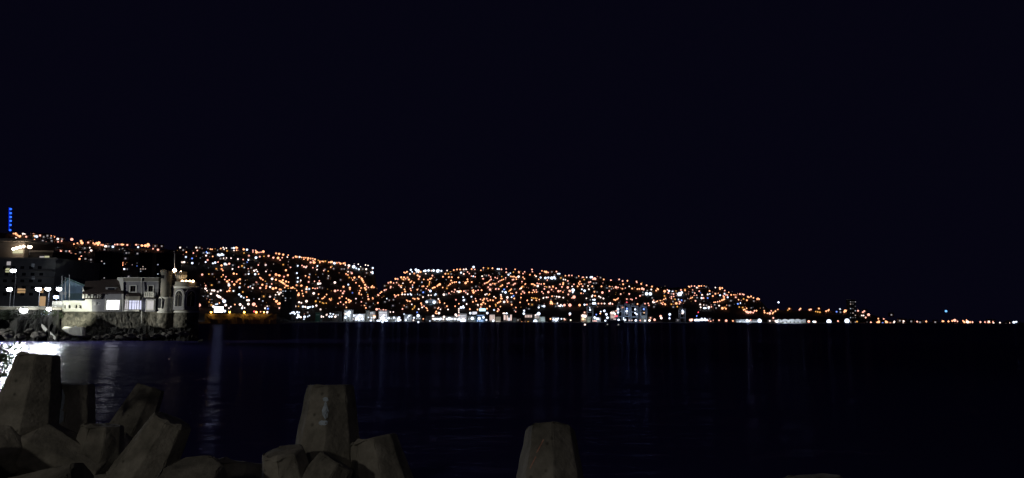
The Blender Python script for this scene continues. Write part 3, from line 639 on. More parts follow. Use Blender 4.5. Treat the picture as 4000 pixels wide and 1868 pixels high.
def town_lights():
    L = []
    for (ox, oy, s), txt in LIGHTS.items():
        for e in txt.split(';'):
            a, b, k = e.split()
            px, py = ox + float(a) / s, oy + float(b) / s
            L.append((px, py, k[0], int(k[1])))
    lamps = [l for l in L if l[2] in 'orwyR' and l[3] > 1]
    floods = [l for l in L if l[2] in 'cbB' and l[3] > 1]
    homes = [l for l in L if l[2] == 'g' or l[3] == 1]
    # fainter windows between the lamps
    n = 0
    while n < 420:
        px = random.uniform(100, 2990)
        D, dep, ysh, yr = hill(px)
        t = random.random()
        py = ysh + (yr - ysh) * t
        if px < 700 and py > 1075 or px < 150 and py > 930 or low(px, py) or py > 1205:
            continue
        if 350 < px < 470 and 975 < py < 1080 or 600 < px < 680 and 955 < py or 850 < px < 930 and 1080 < py < 1190:
            continue
        if fbm(px * 0.012, py * 0.02, 3.0, 3) + 0.1 * random.uniform(-1, 1) < -0.02:
            continue
        k = random.choice('gggyyorwgc')
        homes.append((px, py, k, random.choice((0, 0, 1)) if k in 'gy' else 0))
        n += 1
    random.shuffle(homes)
    for q in (lamps, floods):
        q.sort(key=lambda l: -l[3])
    homes.sort(key=lambda l: -l[3])

    def where(px, py, t):
        if px < 1478:
            h = 'the castle hill'
        elif px < 2250:
            h = 'the middle hill'
        elif px < 2995:
            h = 'the seaward hill'
        else:
            h = 'the far headland'
        if low(px, py):
            return 'on the quay below ' + h
        lv = 'on the crest of ' if t > 0.82 else 'on the upper slope of ' if t > 0.55 else 'on the lower slope of ' if t > 0.25 else 'at the foot of '
        return lv + h
    CN = {'o': 'orange', 'r': 'pinkish orange', 'w': 'warm white', 'y': 'dim amber', 'R': 'red', 'c': 'cold white', 'b': 'blue', 'B': 'bright sky blue', 'g': 'faint grey'}
    SZ = {1: 'small', 2: 'small', 3: 'medium bright', 4: 'bright', 5: 'very bright', 6: 'dazzling'}
    cache = {}

    def lamp_mesh(k, s, D, pole, kind, weak=False):
        r = round(DIA[s] / 2 * D / F, 1)
        key = (k, r, pole, kind, weak)
        if key in cache:
            return cache[key]
        mb = MB()
        if kind == 'lamp':
            mb.ball((0, 0, 0), r, 0, 8, 5)
            mb.tube((0, 0.5, -pole), (0, 0.5, -r * 0.7), 0.28, 0.18, 6, 1)
            mb.tube((0, 0, r * 0.9), (0, 0, r * 1.15), r * 0.5, r * 0.15, 6, 1)
        else:
            n = 8
            # round lamp head facing the bay, with a housing behind it, on a mast
            mb.ball((0, 0, 0), r, 0, 8, 5)
            mb.tube((0, r * 0.8, 0), (0, r * 1.3, 0), r * 0.9, r * 0.5, n, 1)
            mb.tube((0, r * 1.1, -pole), (0, r * 1.1, r * 0.3), 0.4, 0.25, 6, 1)
        cache[key] = mb.mesh('street_lamp' if kind == 'lamp' else 'floodlight', [('dim_' if s == 2 and weak else 'mid_' if s == 2 or weak else 'lamp_') + k, 'dark_metal'])
        return cache[key]

    def pole_for(px, py, p):
        if low(px, py):
            h = max(0.8, p.z - 1.5)
            return min((3, 6, 10, 15, 22, 30, 40), key=lambda q: abs(q - h))
        return 9

    rest = MB()
    order = list(LCOL)

    def spill(l):
        p, t, D = place(l[0], l[1])
        rest.octa(p, (DIA[max(1, l[3])] * (0.5 if l[3] else 0.36)) * D / F, order.index(l[2]) + (len(order) if l[3] < 2 else 0))

    for i, (px, py, k, s) in enumerate(lamps):
        if i >= 300:
            spill((px, py, k, s))
            continue
        p, t, D = place(px, py)
        o = meshobj('street_lamp', lamp_mesh(k, s, D, pole_for(px, py, p), 'lamp', i % 3 == 1 and s < 4), p, -math.atan2(p.x, p.y))
        wh = where(px, py, t)
        tag(o, f'{SZ[s]} {CN[k]} street lamp {wh}', 'street lamp', f'{SZ[s]} {CN[k]} street lamps {wh}')
    for i, (px, py, k, s) in enumerate(floods):
        p, t, D = place(px, py)
        o = meshobj('floodlight', lamp_mesh(k, s, D, pole_for(px, py, p), 'flood', i % 4 == 1 and s < 4 and not low(px, py)), p, -math.atan2(p.x, p.y))
        wh = where(px, py, t)
        tag(o, f'{SZ[s]} {CN[k]} floodlight {wh}', 'floodlight', f'{SZ[s]} {CN[k]} floodlights {wh}')
    hm = {}
    WALLS = ['wall_ochre', 'wall_brick', 'wall_pale', 'house_blue']
    for i, (px, py, k, s) in enumerate(homes):
        if i >= 300:
            spill((px, py, k, s))
            continue
        p, t, D = place(px, py)
        wn = random.randrange(4)
        sc_ = round(D / 1500, 1)
        key = (wn, k, sc_, s)
        if key not in hm:
            mb = MB()
            q = sc_
            ww = (1.25 if s else 0.8) * q
            mb.box(-4.2 * q, 4.2 * q, 0.25, 8 * q, -3.6 * q, 2.4 * q, 0)
            mb.add([(-4.6 * q, -0.1, 2.4 * q), (4.6 * q, -0.1, 2.4 * q), (4.6 * q, 8.3 * q, 2.4 * q), (-4.6 * q, 8.3 * q, 2.4 * q), (-4.6 * q, 4 * q, 4.4 * q), (4.6 * q, 4 * q, 4.4 * q)],
                   [(0, 1, 5, 4), (2, 3, 4, 5), (0, 4, 3), (1, 2, 5), (3, 2, 1, 0)], 1)
            mb.box(-ww, ww, 0.0, 0.25, -ww, ww, 2)
            mb.box(-3.6 * q, -2.2 * q, 0.1, 0.25, -1.2 * q, 0.6 * q, 3)
            mb.box(2.3 * q, 3.5 * q, 0.1, 0.25, -3.6 * q, -0.8 * q, 3)
            hm[key] = mb.mesh('hillside_house', [WALLS[wn], 'tin_roof', ('lamp_' if k not in 'orwcb' else 'dim_') + k if s == 0 else 'lamp_' + k, 'dark_glass'])
        o = meshobj('hillside_house', hm[key], p, -math.atan2(p.x, p.y) + random.uniform(-0.25, 0.25))
        wh = where(px, py, t)
        wc = ('ochre', 'brick red', 'pale', 'blue grey')[wn]
        tag(o, f'{wc} house with {CN[k]} lit window {wh}', 'house', f'{wc} houses with one {CN[k]} lit window {wh}')
    o = rest.obj('town_lights', ['lamp_' + k for k in order] + ['dim_' + k for k in order])
    tag(o, 'countless smaller orange and white town lights scattered over the dark hillsides', kind='stuff')


town_lights()


# ------------------------------------------------------------------ buildings
def building(name, label, x0, x1, y0, y1, D, wall, rows=(), deep=12, win='win_far', group=None, cat='building', roof=True, base=2.0, sunk=0.0, blank=None):
    """A block seen over the pixel rectangle x0..x1, y0..y1 at depth D; ROWS lists windows as (x0, x1, y0, y1[, material])."""
    a, b = P(x0, y0, D), P(x1, y1, D)
    z0 = min(base, b.z) if sunk == 0 else b.z - sunk
    t = thing(name, label, cat, ((a.x + b.x) / 2, D, z0), group)
    MB().box(a.x, b.x, D, D + deep, z0, a.z).obj('wall', wall, t)
    if roof:
        e = 0.25 + 0.002 * D / 10
        MB().box(a.x - e, b.x + e, D - e, D + deep + e, a.z, a.z + 0.4 + D / 2500).obj('roof', 'quay_concrete', t)
    for q in rows:
        mb = MB().pbox(q[0], q[1], q[2], q[3], D - 0.14, D + 0.1)
        mb.obj('window', q[4] if len(q) > 4 else win, t)
    return t


def grid(x0, x1, y0, y1, nx, ny, fx=0.6, fy=0.5, mat=None, keep=1.0, seed=1):
    rn = random.Random(seed)
    out = []
    for i in range(nx):
        for j in range(ny):
            if rn.random() > keep:
                continue
            w_, h_ = (x1 - x0) / nx, (y1 - y0) / ny
            cx, cy_ = x0 + (i + .5) * w_, y0 + (j + .5) * h_
            q = (cx - w_ * fx / 2, cx + w_ * fx / 2, cy_ - h_ * fy / 2, cy_ + h_ * fy / 2)
            out.append(q + ((mat if isinstance(mat, str) else rn.choice(mat)),) if mat else q)
    return out


def harbour():
    def hb(label, x0, x1, y0, y1, wall, rows, lit=0, col=(0.75, 0.88, 1.0), win='win_far', dd=14, ly=None):
        D0 = interp(DSH, (x0 + x1) / 2)
        c = P((x0 + x1) / 2, 1250, 1.0)
        Y = (D0 - dd) * c.y / math.hypot(c.x, c.y)
        building('harbour_building', label, x0, x1, y0, y1, Y, wall, rows, 16, win)
        if lit:
            lit *= 0.11
            p = P((x0 + x1) / 2, ly or (y0 + y1) / 2 + 6, Y - 13)
            p.z = max(p.z, 5)
            point('harbour_flood', p, lit, col, 2.5)
    hb('squat dim green harbour shed below the long hill', 1232, 1250, 1223, 1237, 'teal_roof', [(1234, 1248, 1229, 1231, 'win_faint')], 5000, (0.5, 1, 0.75))
    hb('low blue grey warehouse at the start of the quay', 1299, 1326, 1219, 1238, 'block_wall', grid(1300, 1325, 1226, 1236, 3, 1, .5, .5), 5000)
    hb('tall floodlit white silo beside the dazzling quay lamps', 1344, 1372, 1211, 1245, 'white_paint', grid(1346, 1371, 1213, 1243, 2, 3, .55, .6), 22000)
    hb('broad bright white terminal with glowing facade at the water', 1384, 1421, 1227, 1253, 'white_paint', grid(1385, 1420, 1228, 1252, 5, 3, .75, .7, 'win_white'), 24000)
    hb('slim bluish office tower right of the bright terminal', 1429, 1440, 1214, 1245, 'block_pale', grid(1430, 1439, 1217, 1243, 2, 4, .5, .4, 'win_faint'), 9000)
    hb('white block with open lit frame below the ravine', 1444, 1459, 1218, 1245, 'white_paint', grid(1445, 1458, 1219, 1227, 2, 1, .7, .7), 9000)
    hb('blazing white portside hall under a cluster of orange lamps', 1479, 1512, 1214, 1256, 'white_paint', grid(1481, 1511, 1217, 1254, 4, 4, .7, .65, 'win_white'), 26000)
    hb('sloping low shed lit pale beside the blazing hall', 1513, 1560, 1238, 1254, 'block_pale', grid(1515, 1558, 1240, 1250, 5, 1, .5, .5), 12000)
    hb('pale blue theatre like hall with stepped roof on the quay', 1578, 1606, 1229, 1253, 'tent_white', grid(1580, 1604, 1240, 1251, 4, 1, .5, .6), 15000)
    hb('small lit kiosk below the blue flood lamp', 1622, 1645, 1237, 1252, 'block_wall', grid(1624, 1643, 1240, 1249, 3, 1, .6, .5), 5000)
    hb('unlit grey warehouse between two lit stretches of quay', 1660, 1684, 1236, 1256, 'block_wall', [(1664, 1667, 1245, 1249, 'win_faint')])
    hb('long low terminal with a row of white doors', 1688, 1735, 1238, 1254, 'block_pale', grid(1690, 1734, 1243, 1251, 6, 1, .7, .7, 'win_white'), 8000)
    hb('second long terminal with white doors and taller end', 1738, 1786, 1236, 1254, 'block_pale', grid(1740, 1785, 1241, 1251, 6, 1, .7, .75, 'win_white'), 8000)
    hb('white pier head building with a bright corner tower', 1789, 1822, 1226, 1256, 'white_paint', grid(1790, 1820, 1230, 1254, 4, 3, .6, .55, 'win_white'), 14000)
    hb('grey warehouse lit faintly blue beside the blue hall', 1826, 1856, 1236, 1256, 'block_pale', grid(1828, 1855, 1240, 1252, 4, 1, .5, .4), 6000)
    hb('square blue lit hall with a lamp in its middle', 1858, 1894, 1229, 1261, 'house_blue', [(1863, 1889, 1232, 1234, 'win_blue')] + grid(1862, 1890, 1248, 1259, 4, 1, .7, .8, 'win_blue'), 24000, (0.45, 0.75, 1.0))
    hb('pinkish facade with tall lit pilasters on the quay', 1912, 1933, 1229, 1256, 'block_pale', grid(1912, 1933, 1230, 1252, 4, 1, .5, .95, 'win_pink'), 9000, (1, 0.9, 0.85))
    hb('plain beige box building standing at the water edge', 1935, 1956, 1239, 1261, 'block_pale', [(1938, 1953, 1254, 1257, 'win_soft')], 20000, (1, 0.9, 0.75))
    hb('white block with three tall uneven lit bays', 1966, 2000, 1230, 1254, 'block_wall', [(1968, 1975, 1231, 1250, 'win_pink'), (1978, 1984, 1233, 1252, 'win_pink'), (1985, 1992, 1241, 1253, 'win_white'), (1993, 1999, 1229, 1252, 'win_pink')], 4000)
    hb('low grey store right of the three lit bays', 2003, 2018, 1243, 1257, 'block_pale', [(2006, 2015, 1248, 1252, 'win_faint')], 4000)
    hb('dark hall with a high row of pink lit openings', 2048, 2081, 1227, 1258, 'block_wall', grid(2050, 2079, 1230, 1241, 5, 1, .6, .9, 'win_pink'), 2500, (1, 0.7, 0.6))
    hb('narrow white block beside the dazzling quay mast', 2086, 2108, 1230, 1260, 'block_pale', grid(2090, 2107, 1232, 1244, 3, 2, .5, .6, 'win_pink'), 12000)
    hb('pale cyan container stack shed right of the dazzling mast', 2110, 2129, 1239, 1261, 'tent_white', [(2113, 2126, 1256, 1259, 'win_faint')], 22000, (0.8, 1, 1))
    hb('bluish bright cube building alone on the dark quay', 2157, 2183, 1240, 1257, 'tent_white', grid(2158, 2182, 1242, 1255, 3, 2, .6, .5), 16000)
    hb('cream tank house with yellow lower storey', 2269, 2291, 1230, 1253, 'block_pale', grid(2270, 2290, 1245, 1252, 2, 1, .7, .8, 'win_olive'), 12000, (1, .95, .8))
    hb('greenish lit shed under the lone crane', 2293, 2307, 1240, 1253, 'tent_white', [(2296, 2304, 1249, 1251, 'win_faint')], 9000, (0.75, 1, 0.7))
    hb('blue white shed with a sloped conveyor left of the cranes', 2319, 2347, 1240, 1256, 'tent_white', grid(2320, 2346, 1244, 1253, 4, 1, .6, .6), 10000)
    hb('cream cabin block standing under the last crane of the row', 2505, 2526, 1233, 1252, 'block_pale', grid(2507, 2524, 1237, 1240, 3, 1, .6, .6, 'win_olive'), 8000, (.9, 1, .8))
    hb('long pale hall with bright flood at its end', 2874, 2968, 1249, 1264, 'tent_white', grid(2876, 2966, 1253, 1261, 10, 1, .7, .5), 60000, (0.72, 0.88, 1.0))
    # billboards on the hill foot
    for lab, x0, x1, y0, y1, mt in (('big blank white glowing screen above the orange sea wall', 838, 876, 1199, 1219, 'screen_white'),
                                    ('pale cyan lit billboard high over the blue hall', 1872, 1897, 1205, 1216, 'sign_cyan'),
                                    ('smaller white lit billboard left of the cyan billboard', 1845, 1863, 1218, 1229, 'win_white')):
        D = interp(DSH, x0) + (16 if x0 < 1000 else -2)
        a, b = PD(x0, y0, D), PD(x1, y1, D)
        t = thing('billboard', lab, 'billboard', ((a.x + b.x) / 2, a.y, 2))
        MB().box(a.x, b.x, a.y, a.y + 0.6, b.z, a.z).obj('screen', mt, t)
        for fx in (0.2, 0.8):
            x = a.x + (b.x - a.x) * fx
            MB().tube((x, a.y + 0.9, 1), (x, a.y + 0.9, a.z - 0.5), 0.3).obj('post', 'dark_metal', t)
    # hilltop floodlit stadium roof on the middle hill
    D = interp(DSH, 1680) + 285
    a, b = PD(1655, 1168, D), PD(1713, 1192, D)
    t = thing('hall', 'domed blue white hall lit on the lower slope of the middle hill', 'hall', ((a.x + b.x) / 2, a.y, b.z))
    mb = MB()
    n = 12
    vs, fs = [], []
    for k in range(n + 1):
        th = math.pi * k / n
        x = (a.x + b.x) / 2 - math.cos(th) * (b.x - a.x) / 2
        z = b.z + math.sin(th) ** 0.7 * (a.z - b.z)
        vs += [(x, a.y, z), (x, a.y + 25, z)]
    for k in range(n):
        fs.append((2 * k, 2 * k + 2, 2 * k + 3, 2 * k + 1))
    fs += [tuple(range(0, 2 * n + 2, 2)), tuple(range(1, 2 * n + 2, 2))[::-1]]
    mb.add(vs, fs).obj('dome', 'tent_white', t)
    MB().box(a.x - 2, b.x + 2, a.y - 1, a.y + 26, b.z - 6, b.z).obj('base', 'wall_brick', t)
    point('hall_flood', PD(1684, 1188, D - 16), 2200, (0.42, 0.68, 1.0), 2.5)
    # wavy white exhibition roof
    Y = interp(DSH, 3085) - 16
    d = ray(3085, 1255)
    Y = Y * d.y / math.hypot(d.x, d.y)
    a, b = P(3028, 1247, Y), P(3148, 1264, Y)
    t = thing('terminal', 'white wavy roofed terminal glowing at the far water edge', 'building', ((a.x + b.x) / 2, Y, 2))
    n = 60
    vs, fs = [], []
    for k in range(n + 1):
        u = k / n
        x = a.x + (b.x - a.x) * u
        z = a.z - 2.6 + 3.2 * abs(math.sin(math.pi * (u * 4.5 + 0.1))) ** 0.8 - (2 if u < .1 else 0)
        vs += [(x, Y, z), (x, Y + 30, z), (x, Y, 2.0), (x, Y + 30, 2.0)]
    for k in range(n):
        i, j = 4 * k, 4 * k + 4
        fs += [(i, j, j + 1, i + 1), (i + 2, j + 2, j, i), (i + 1, j + 1, j + 3, i + 3)]
    MB().add(vs, fs).obj('canopy', 'tent_white', t)
    for q in grid(3036, 3140, 1256, 1262, 7, 1, .35, .8):
        MB().pbox(*q, Y - 0.2, Y + 0.2).obj('door', 'block_wall', t)
    for px in (3040, 3070, 3100, 3132):
        point('terminal_flood', P(px, 1256, Y - 18), 5500, (0.85, 0.95, 1.0), 2.5)
    # dark high-rise blocks with few windows
    for i, (lab, x0, x1, y0, y1, dd, keep) in enumerate((
            ('dark slab tower block rising before the lit long hill', 372, 432, 985, 1100, -80, .05),
            ('tall unlit tower block directly behind the castle tower', 612, 668, 990, 1130, -90, .05),
            ('dark narrow tower block beside the slab tower', 545, 590, 990, 1100, -60, .06),
            ('pinkish lit tower block on the slope above the quay lamps', 1100, 1140, 1130, 1188, 60, .25),
            ('slim far tower block on the headland with dim windows', 3318, 3346, 1172, 1263, 30, .55),
            ('blue lit point block on the crest of the middle hill', 2366, 2376, 1098, 1130, 500, .5))):
        D = interp(DSH, (x0 + x1) / 2) + dd
        d = ray((x0 + x1) / 2, y1)
        Y = D * d.y / math.hypot(d.x, d.y)
        nx = max(2, int((x1 - x0) / 9))
        ny = max(3, int((y1 - y0) / 9))
        building('tower_block', lab, x0, x1, y0, y1, Y, 'block_dark', grid(x0, x1, y0 + 3, y1, nx, ny, .4, .4, ['dim_g', 'dim_w', 'lamp_g', 'dim_c'], keep, i + 5), 18, base=2 if y1 > 1100 else 1e9, sunk=25)


harbour()


# ------------------------------------------------------------------ sea wall under five sodium lamps
def sea_wall():
    Y = 880
    d = ray(930, 1240)
    Y = 838 * d.y / math.hypot(d.x, d.y)
    t = thing('sea_wall', 'rough sea wall lit yellow by five sodium lamps', 'wall', (P(930, 1247, Y).x, Y, 0))
    vs, fs = [], []
    n = 46
    for k in range(n + 1):
        px = 800 + 280 * k / n
        for j, py in enumerate((1226, 1233, 1240, 1248, 1262)):
            p = P(px, py, Y - j * 1.2 + 1.4 * fbm(px * .05, j * .7))
            if j == 0:
                p.z += 0.6 * fbm(px * .09, 1)
            if j == 4:
                p.z = -1
            vs.append(p)
        p = P(px, 1226, Y + 14)
        vs.append(p)
    m = 6
    for k in range(n):
        for j in range(4):
            fs.append((k * m + j, k * m + j + 1, (k + 1) * m + j + 1, (k + 1) * m + j))
        fs.append((k * m + 5, k * m, (k + 1) * m, (k + 1) * m + 5))
    MB().add(vs, fs).obj('face', 'sodium_wall', t)
    for i, (px, r, lab) in enumerate(((825, .8, 'sodium lamp at the castle end of the sea wall'), (897, .8, 'second sodium lamp along the sea wall from the castle'),
                                      (954, .9, 'middle sodium lamp of the five on the sea wall'), (1001, .8, 'sodium lamp on the sea wall beside red signal light'),
                                      (1031, .7, 'last sodium lamp on the sea wall towards the harbour'))):
        p = P(px, 1220, Y - 2.4)
        q = thing('street_lamp', lab, 'street lamp', (p.x, Y - 1.0, p.z - 2.5), 'sodium lamps on the sea wall')
        MB().ball(p, r).obj('lantern', 'lamp_sodium', q)
        MB().tube((p.x, Y + 0.5, p.z - 4), (p.x, Y + 0.5, p.z + 1.2), 0.2).tube((p.x, Y + 0.5, p.z + 1.2), (p.x, Y - 2.4, p.z + 0.8), 0.14).obj('pole', 'dark_metal', q)
    # flood of the red signal
    p = P(993, 1217, Y - 5)
    q = thing('signal_light', 'red signal light glowing on the sea wall', 'signal light', (p.x, p.y, p.z - 3))
    MB().ball(p, 0.9).obj('lantern', 'lamp_R', q)
    MB().tube(p - Vector((0, 0, 5)), p - Vector((0, 0, .6)), 0.15).obj('pole', 'dark_metal', q)


sea_wall()


# ------------------------------------------------------------------ harbour cranes, ships, boats
def crane(lab, px0, px1, ytop, ybase, lights, glowy):
    D = interp(DSH, px0) - 22
    d = ray(px0, 1240)
    Y = D * d.y / math.hypot(d.x, d.y)
    a, b = P(px0, ytop, Y), P(px1, ybase, Y)
    t = thing('container_crane', lab, 'crane', ((a.x + b.x) / 2, Y, 2.3), 'container cranes on the quay')
    zt = a.z
    for x in (a.x, b.x):
        for y in (Y, Y + 14):
            MB().box(x - .65, x + .65, y - .65, y + .65, 2.3, zt).obj('leg', 'steel_grey', t)
    MB().box(a.x + .9, b.x - .9, Y - .6, Y + .6, 2.3 + (zt - 2.3) * .30, 2.3 + (zt - 2.3) * .36).obj('cross_beam', 'steel_grey', t)
    MB().box(a.x + .9, b.x - .9, Y + 13.4, Y + 14.6, 2.3 + (zt - 2.3) * .62, 2.3 + (zt - 2.3) * .68).obj('cross_beam', 'steel_grey', t)
    cx = (a.x + b.x) / 2
    MB().box(cx - 2.6, cx - 1.4, Y - 26, Y + 30, zt, zt + 2).box(cx + 1.4, cx + 2.6, Y - 26, Y + 30, zt, zt + 2).box(a.x - 1, b.x + 1, Y - 1, Y + 1, zt - .5, zt + 1.9).obj('boom', 'steel_grey', t)
    MB().tube((cx, Y + 1, zt + 1.9), (cx, Y + 1, zt + 13), .5).tube((cx, Y + 1, zt + 12.6), (cx, Y - 24, zt + 1.5), .25).tube((cx, Y + 1, zt + 12.6), (cx, Y + 28, zt + 1.5), .25).obj('mast', 'steel_grey', t)
    MB().box(cx - 3, cx + 3, Y + 16, Y + 26, zt + 2, zt + 6).obj('machine_house', 'block_pale', t)
    MB().box(cx - 1.3, cx + 1.3, Y - 10, Y - 7, zt - 3.6, zt - 0.6).obj('cabin', 'block_pale', t)
    for px, py, k, s in lights:
        MB().ball(P(px, py, Y - 3), DIA[s] / 2 * D / F).obj('lamp', 'lamp_' + k, t)
    if glowy:
        glowy *= 0.16
        point('crane_flood', (cx, Y - 12, 2.3 + (zt - 2.3) * .55), glowy, (0.55, 0.72, 1.0), 3.0)


crane('lone crane over the greenish shed on the dark quay', 2294, 2317, 1199, 1254, [(2305, 1203, 'c', 2), (2305, 1211, 'c', 3)], 7000)
crane('crane beside the ship superstructure, first of the tight row of four', 2414, 2433, 1194, 1256, [(2414, 1208, 'c', 4), (2414, 1221, 'c', 3)], 14000)
crane('second crane of the tight row with a red beacon above', 2440, 2460, 1192, 1256, [(2449, 1206, 'b', 3), (2448, 1216, 'c', 4), (2449, 1226, 'g', 2)], 26000)
crane('third crane of the tight row, its legs pale blue', 2466, 2493, 1198, 1256, [(2481, 1209, 'c', 3), (2487, 1228, 'c', 3), (2481, 1223, 'c', 2)], 26000)
crane('last crane of the tight row over the cream cabin block', 2503, 2527, 1200, 1256, [(2515, 1208, 'b', 3), (2516, 1222, 'y', 2)], 26000)
crane('isolated crane with white lamp cluster right of the row', 2656, 2678, 1208, 1256, [(2667, 1214, 'c', 4), (2668, 1219, 'c', 4), (2666, 1224, 'w', 3)], 6000)


def ship(lab, x0, x1, ydeck, D, house, lights, mast=None, hullmat='hull_dark'):
    a, b = P(x0, ydeck, D), P(x1, ydeck, D)
    t = thing('ship', lab, 'ship', ((a.x + b.x) / 2, D, 0))
    L = b.x - a.x
    w_ = max(2.0, L * 0.12)
    st = [(0.0, .75, 0), (.12, 1, 0), (.75, 1, 0), (.9, .7, .3), (1.0, .06, .9)]
    vs, fs = [], []
    for u, k, lift in st:
        x = a.x + L * u
        h = a.z + lift * 0.3 * a.z
        vs += [(x, D + w_ - w_ * k * .6, -.8), (x, D + w_ + w_ * k * .6, -.8), (x, D + w_ + w_ * k, h), (x, D + w_ - w_ * k, h)]
    for i in range(len(st) - 1):
        for j in range(4):
            k = (j + 1) % 4
            fs.append((4 * i + j, 4 * i + k, 4 * i + 4 + k, 4 * i + 4 + j))
    fs += [(3, 2, 1, 0), (4 * len(st) - 4, 4 * len(st) - 3, 4 * len(st) - 2, 4 * len(st) - 1)]
    MB().add(vs, fs).obj('hull', hullmat, t)
    if house:
        hx0, hx1, hy0, rows = house
        q0, q1 = P(hx0, hy0, D), P(hx1, hy0, D)
        MB().box(q0.x, q1.x, D + w_ * .3, D + w_ * 1.7, a.z, q0.z).box(q0.x + (q1.x - q0.x) * .25, q1.x - (q1.x - q0.x) * .2, D + w_ * .5, D + w_ * 1.5, q0.z, q0.z + (q0.z - a.z) * .25).obj('deckhouse', 'white_paint', t)
        for r in rows:
            MB().pbox(*r[:4], D + w_ * .3 - .15, D + w_ * .3 + .1).obj('window', r[4], t)
    if mast:
        q = P(*mast, D)
        MB().tube((q.x, D + w_, a.z), (q.x, D + w_, q.z), max(.12, L * .004)).obj('mast', 'white_paint', t)
    for px, py, k, s in lights:
        MB().ball(P(px, py, D), DIA[s] / 2 * D / F).obj('lamp', 'lamp_' + k, t)
    return t


def Yd(px, off):
    d = ray(px, 1255)
    return (interp(DSH, px) + off) * d.y / math.hypot(d.x, d.y)


ship('cargo ship with bright stacked white deckhouse beside the cranes', 2372, 2440, 1252, Yd(2400, -70),
     (2384, 2407, 1222, grid(2385, 2406, 1222, 1250, 4, 5, .8, .6, ['win_pink', 'win_white', 'win_pink'], .85, 3)), [(2388, 1222, 'w', 3), (2397, 1222, 'w', 3), (2402, 1226, 'w', 3), (2405, 1236, 'R', 2), (2410, 1235, 'R', 2), (2416, 1250, 'c', 3)], (2399, 1212))
ship('navy ship outlined by a row of white deck lights', 2706, 2772, 1257, Yd(2740, -60),
     (2716, 2735, 1249, [(2718, 2733, 1251, 1254, 'win_blue')]),
     [(2715 + 4.6 * i, 1251 - (1.2 if i % 3 else 0), 'c', 3) for i in range(11)] + [(2741, 1245.5, 'c', 3), (2753, 1245.5, 'c', 3), (2722, 1234.5, 'b', 1)], (2721, 1232))
for lab, px, py, k, s in (('small boat with a white cabin light off the cargo quay', 2285, 1270, 'w', 3), ('tiny boat with dim light before the crane row', 2416, 1270, 'g', 2),
                          ('boat with faint white light beside the crane row', 2373, 1269, 'g', 1), ('moored launch with white light below the blazing hall', 1494, 1259, 'c', 4),  # the one below the hall is added for a lamp reflection on the water
                          ('moored launch with bluish light under the blue flood lamp', 1634, 1260, 'c', 3), ('tug with white light at the bright terminal edge', 1449, 1254, 'c', 3)):  # boat under the blue lamp stands in for that lamp's reflection
    D = 1.0
    hor = HOR + (px - 2000) * rol
    D = (5 - 1.6) * F / max(5.0, py - hor)
    D = min(D, Yd(px, -45))
    c = P(px, py, D)
    k_ = D / F
    t = ship(lab, px - 7, px + 8, py + 1.2, D, (px - 3, px + 2, py - 1.6, []), [(px, py - 1.5, k, s)], (px + 1, py - 6))
    t['category'] = 'boat'


# ------------------------------------------------------------------ mast with blue lights on the hill crest
def blue_mast():
    D = 1330
    t = thing('radio_mast', 'lattice mast on the hill crest strung with six blue lights', 'mast', tuple(PD(44, 912, D)))
    b, a = PD(43, 930, D), PD(46, 812, D)
    mb = MB()
    for dx, dy in ((-1.2, -1.2), (1.2, -1.2), (1.2, 1.2), (-1.2, 1.2)):
        mb.tube(b + Vector((dx * 1.6, dy * 1.6, 0)), a + Vector((dx * .5, dy * .5, 0)), .25)
    n = 12
    for k in range(n):
        p, q = b.lerp(a, k / n), b.lerp(a, (k + 1) / n)
        s0, s1 = 1.9 - 1.3 * k / n, 1.9 - 1.3 * (k + 1) / n
        mb.tube(p + Vector((-s0, -s0, 0)), q + Vector((s1, -s1, 0)), .15).tube(p + Vector((s0, s0, 0)), q + Vector((-s1, s1, 0)), .15)
    mb.obj('lattice', 'dark_metal', t)
    s, e = PD(40, 902, D), PD(40.5, 812, D)
    MB().tube(s + Vector((0, -2.5, 0)), e + Vector((0, -2.5, 0)), .5, .5, 6).obj('light_strip', 'led_blue', t)
    for px, py in ((46, 818), (46, 834), (46, 849), (46, 864), (45, 880), (44, 900)):
        MB().ball(PD(px, py, D) + Vector((0, -2.5, 0)), 1.55).obj('lamp', 'led_blue_lamp', t)


blue_mast()


# ------------------------------------------------------------------ castle headland
YC = 175.0


def headland():
    cols = list(range(-500, 800, 8))
    ys = [156, 160, 162, 164, 166, 168, 169.5, 171, 172.5, 174, 175.5, 177, 179, 182, 190, 205, 230, 300, 420]
    vs, fs = [], []
    for px in cols:
        for y in ys:
            x = P(px, 1250, y).x
            if px < 236:
                top = 7.4 if px < 230 else 7.4
                s0 = 161 + 2 * fbm(px * .02, 0)
                k = (y - s0) / 15.0
            else:
                top = 2.9
                s0 = 166.0 + 1.5 * fbm(px * .015, 2)
                k = (y - s0) / 9.5
            if px > 755:
                top *= max(-0.4, 1 - (px - 755) / 22.0)
            k = max(-0.5, min(1, k))
            z = top * (math.sin(k * math.pi / 2) if k > 0 else k)
            rgh = (1.0 if 0 <= k < 1 else 0.25 if k >= 1 else 0.6)
            z += rgh * (0.9 * fbm(x * .35, y * .35, 1) + 0.5 * fbm(x * 1.1, y * 1.1, 5)) if not (px > 236 and y > 174) else 0
            if k >= 1:
                z = top + 0.05 * fbm(x * .3, y * .3)
            if y > 173 and 236 < px < 760:
                z = min(z, 3.0)
            vs.append((x, y, z))
    n = len(ys)
    for i in range(len(cols) - 1):
        for j in range(n - 1):
            fs.append((i * n + j, (i + 1) * n + j, (i + 1) * n + j + 1, i * n + j + 1))
    tag(MB().add(vs, fs).obj('headland', 'shore_ground'), 'rocky headland under the castle', kind='structure')


headland()


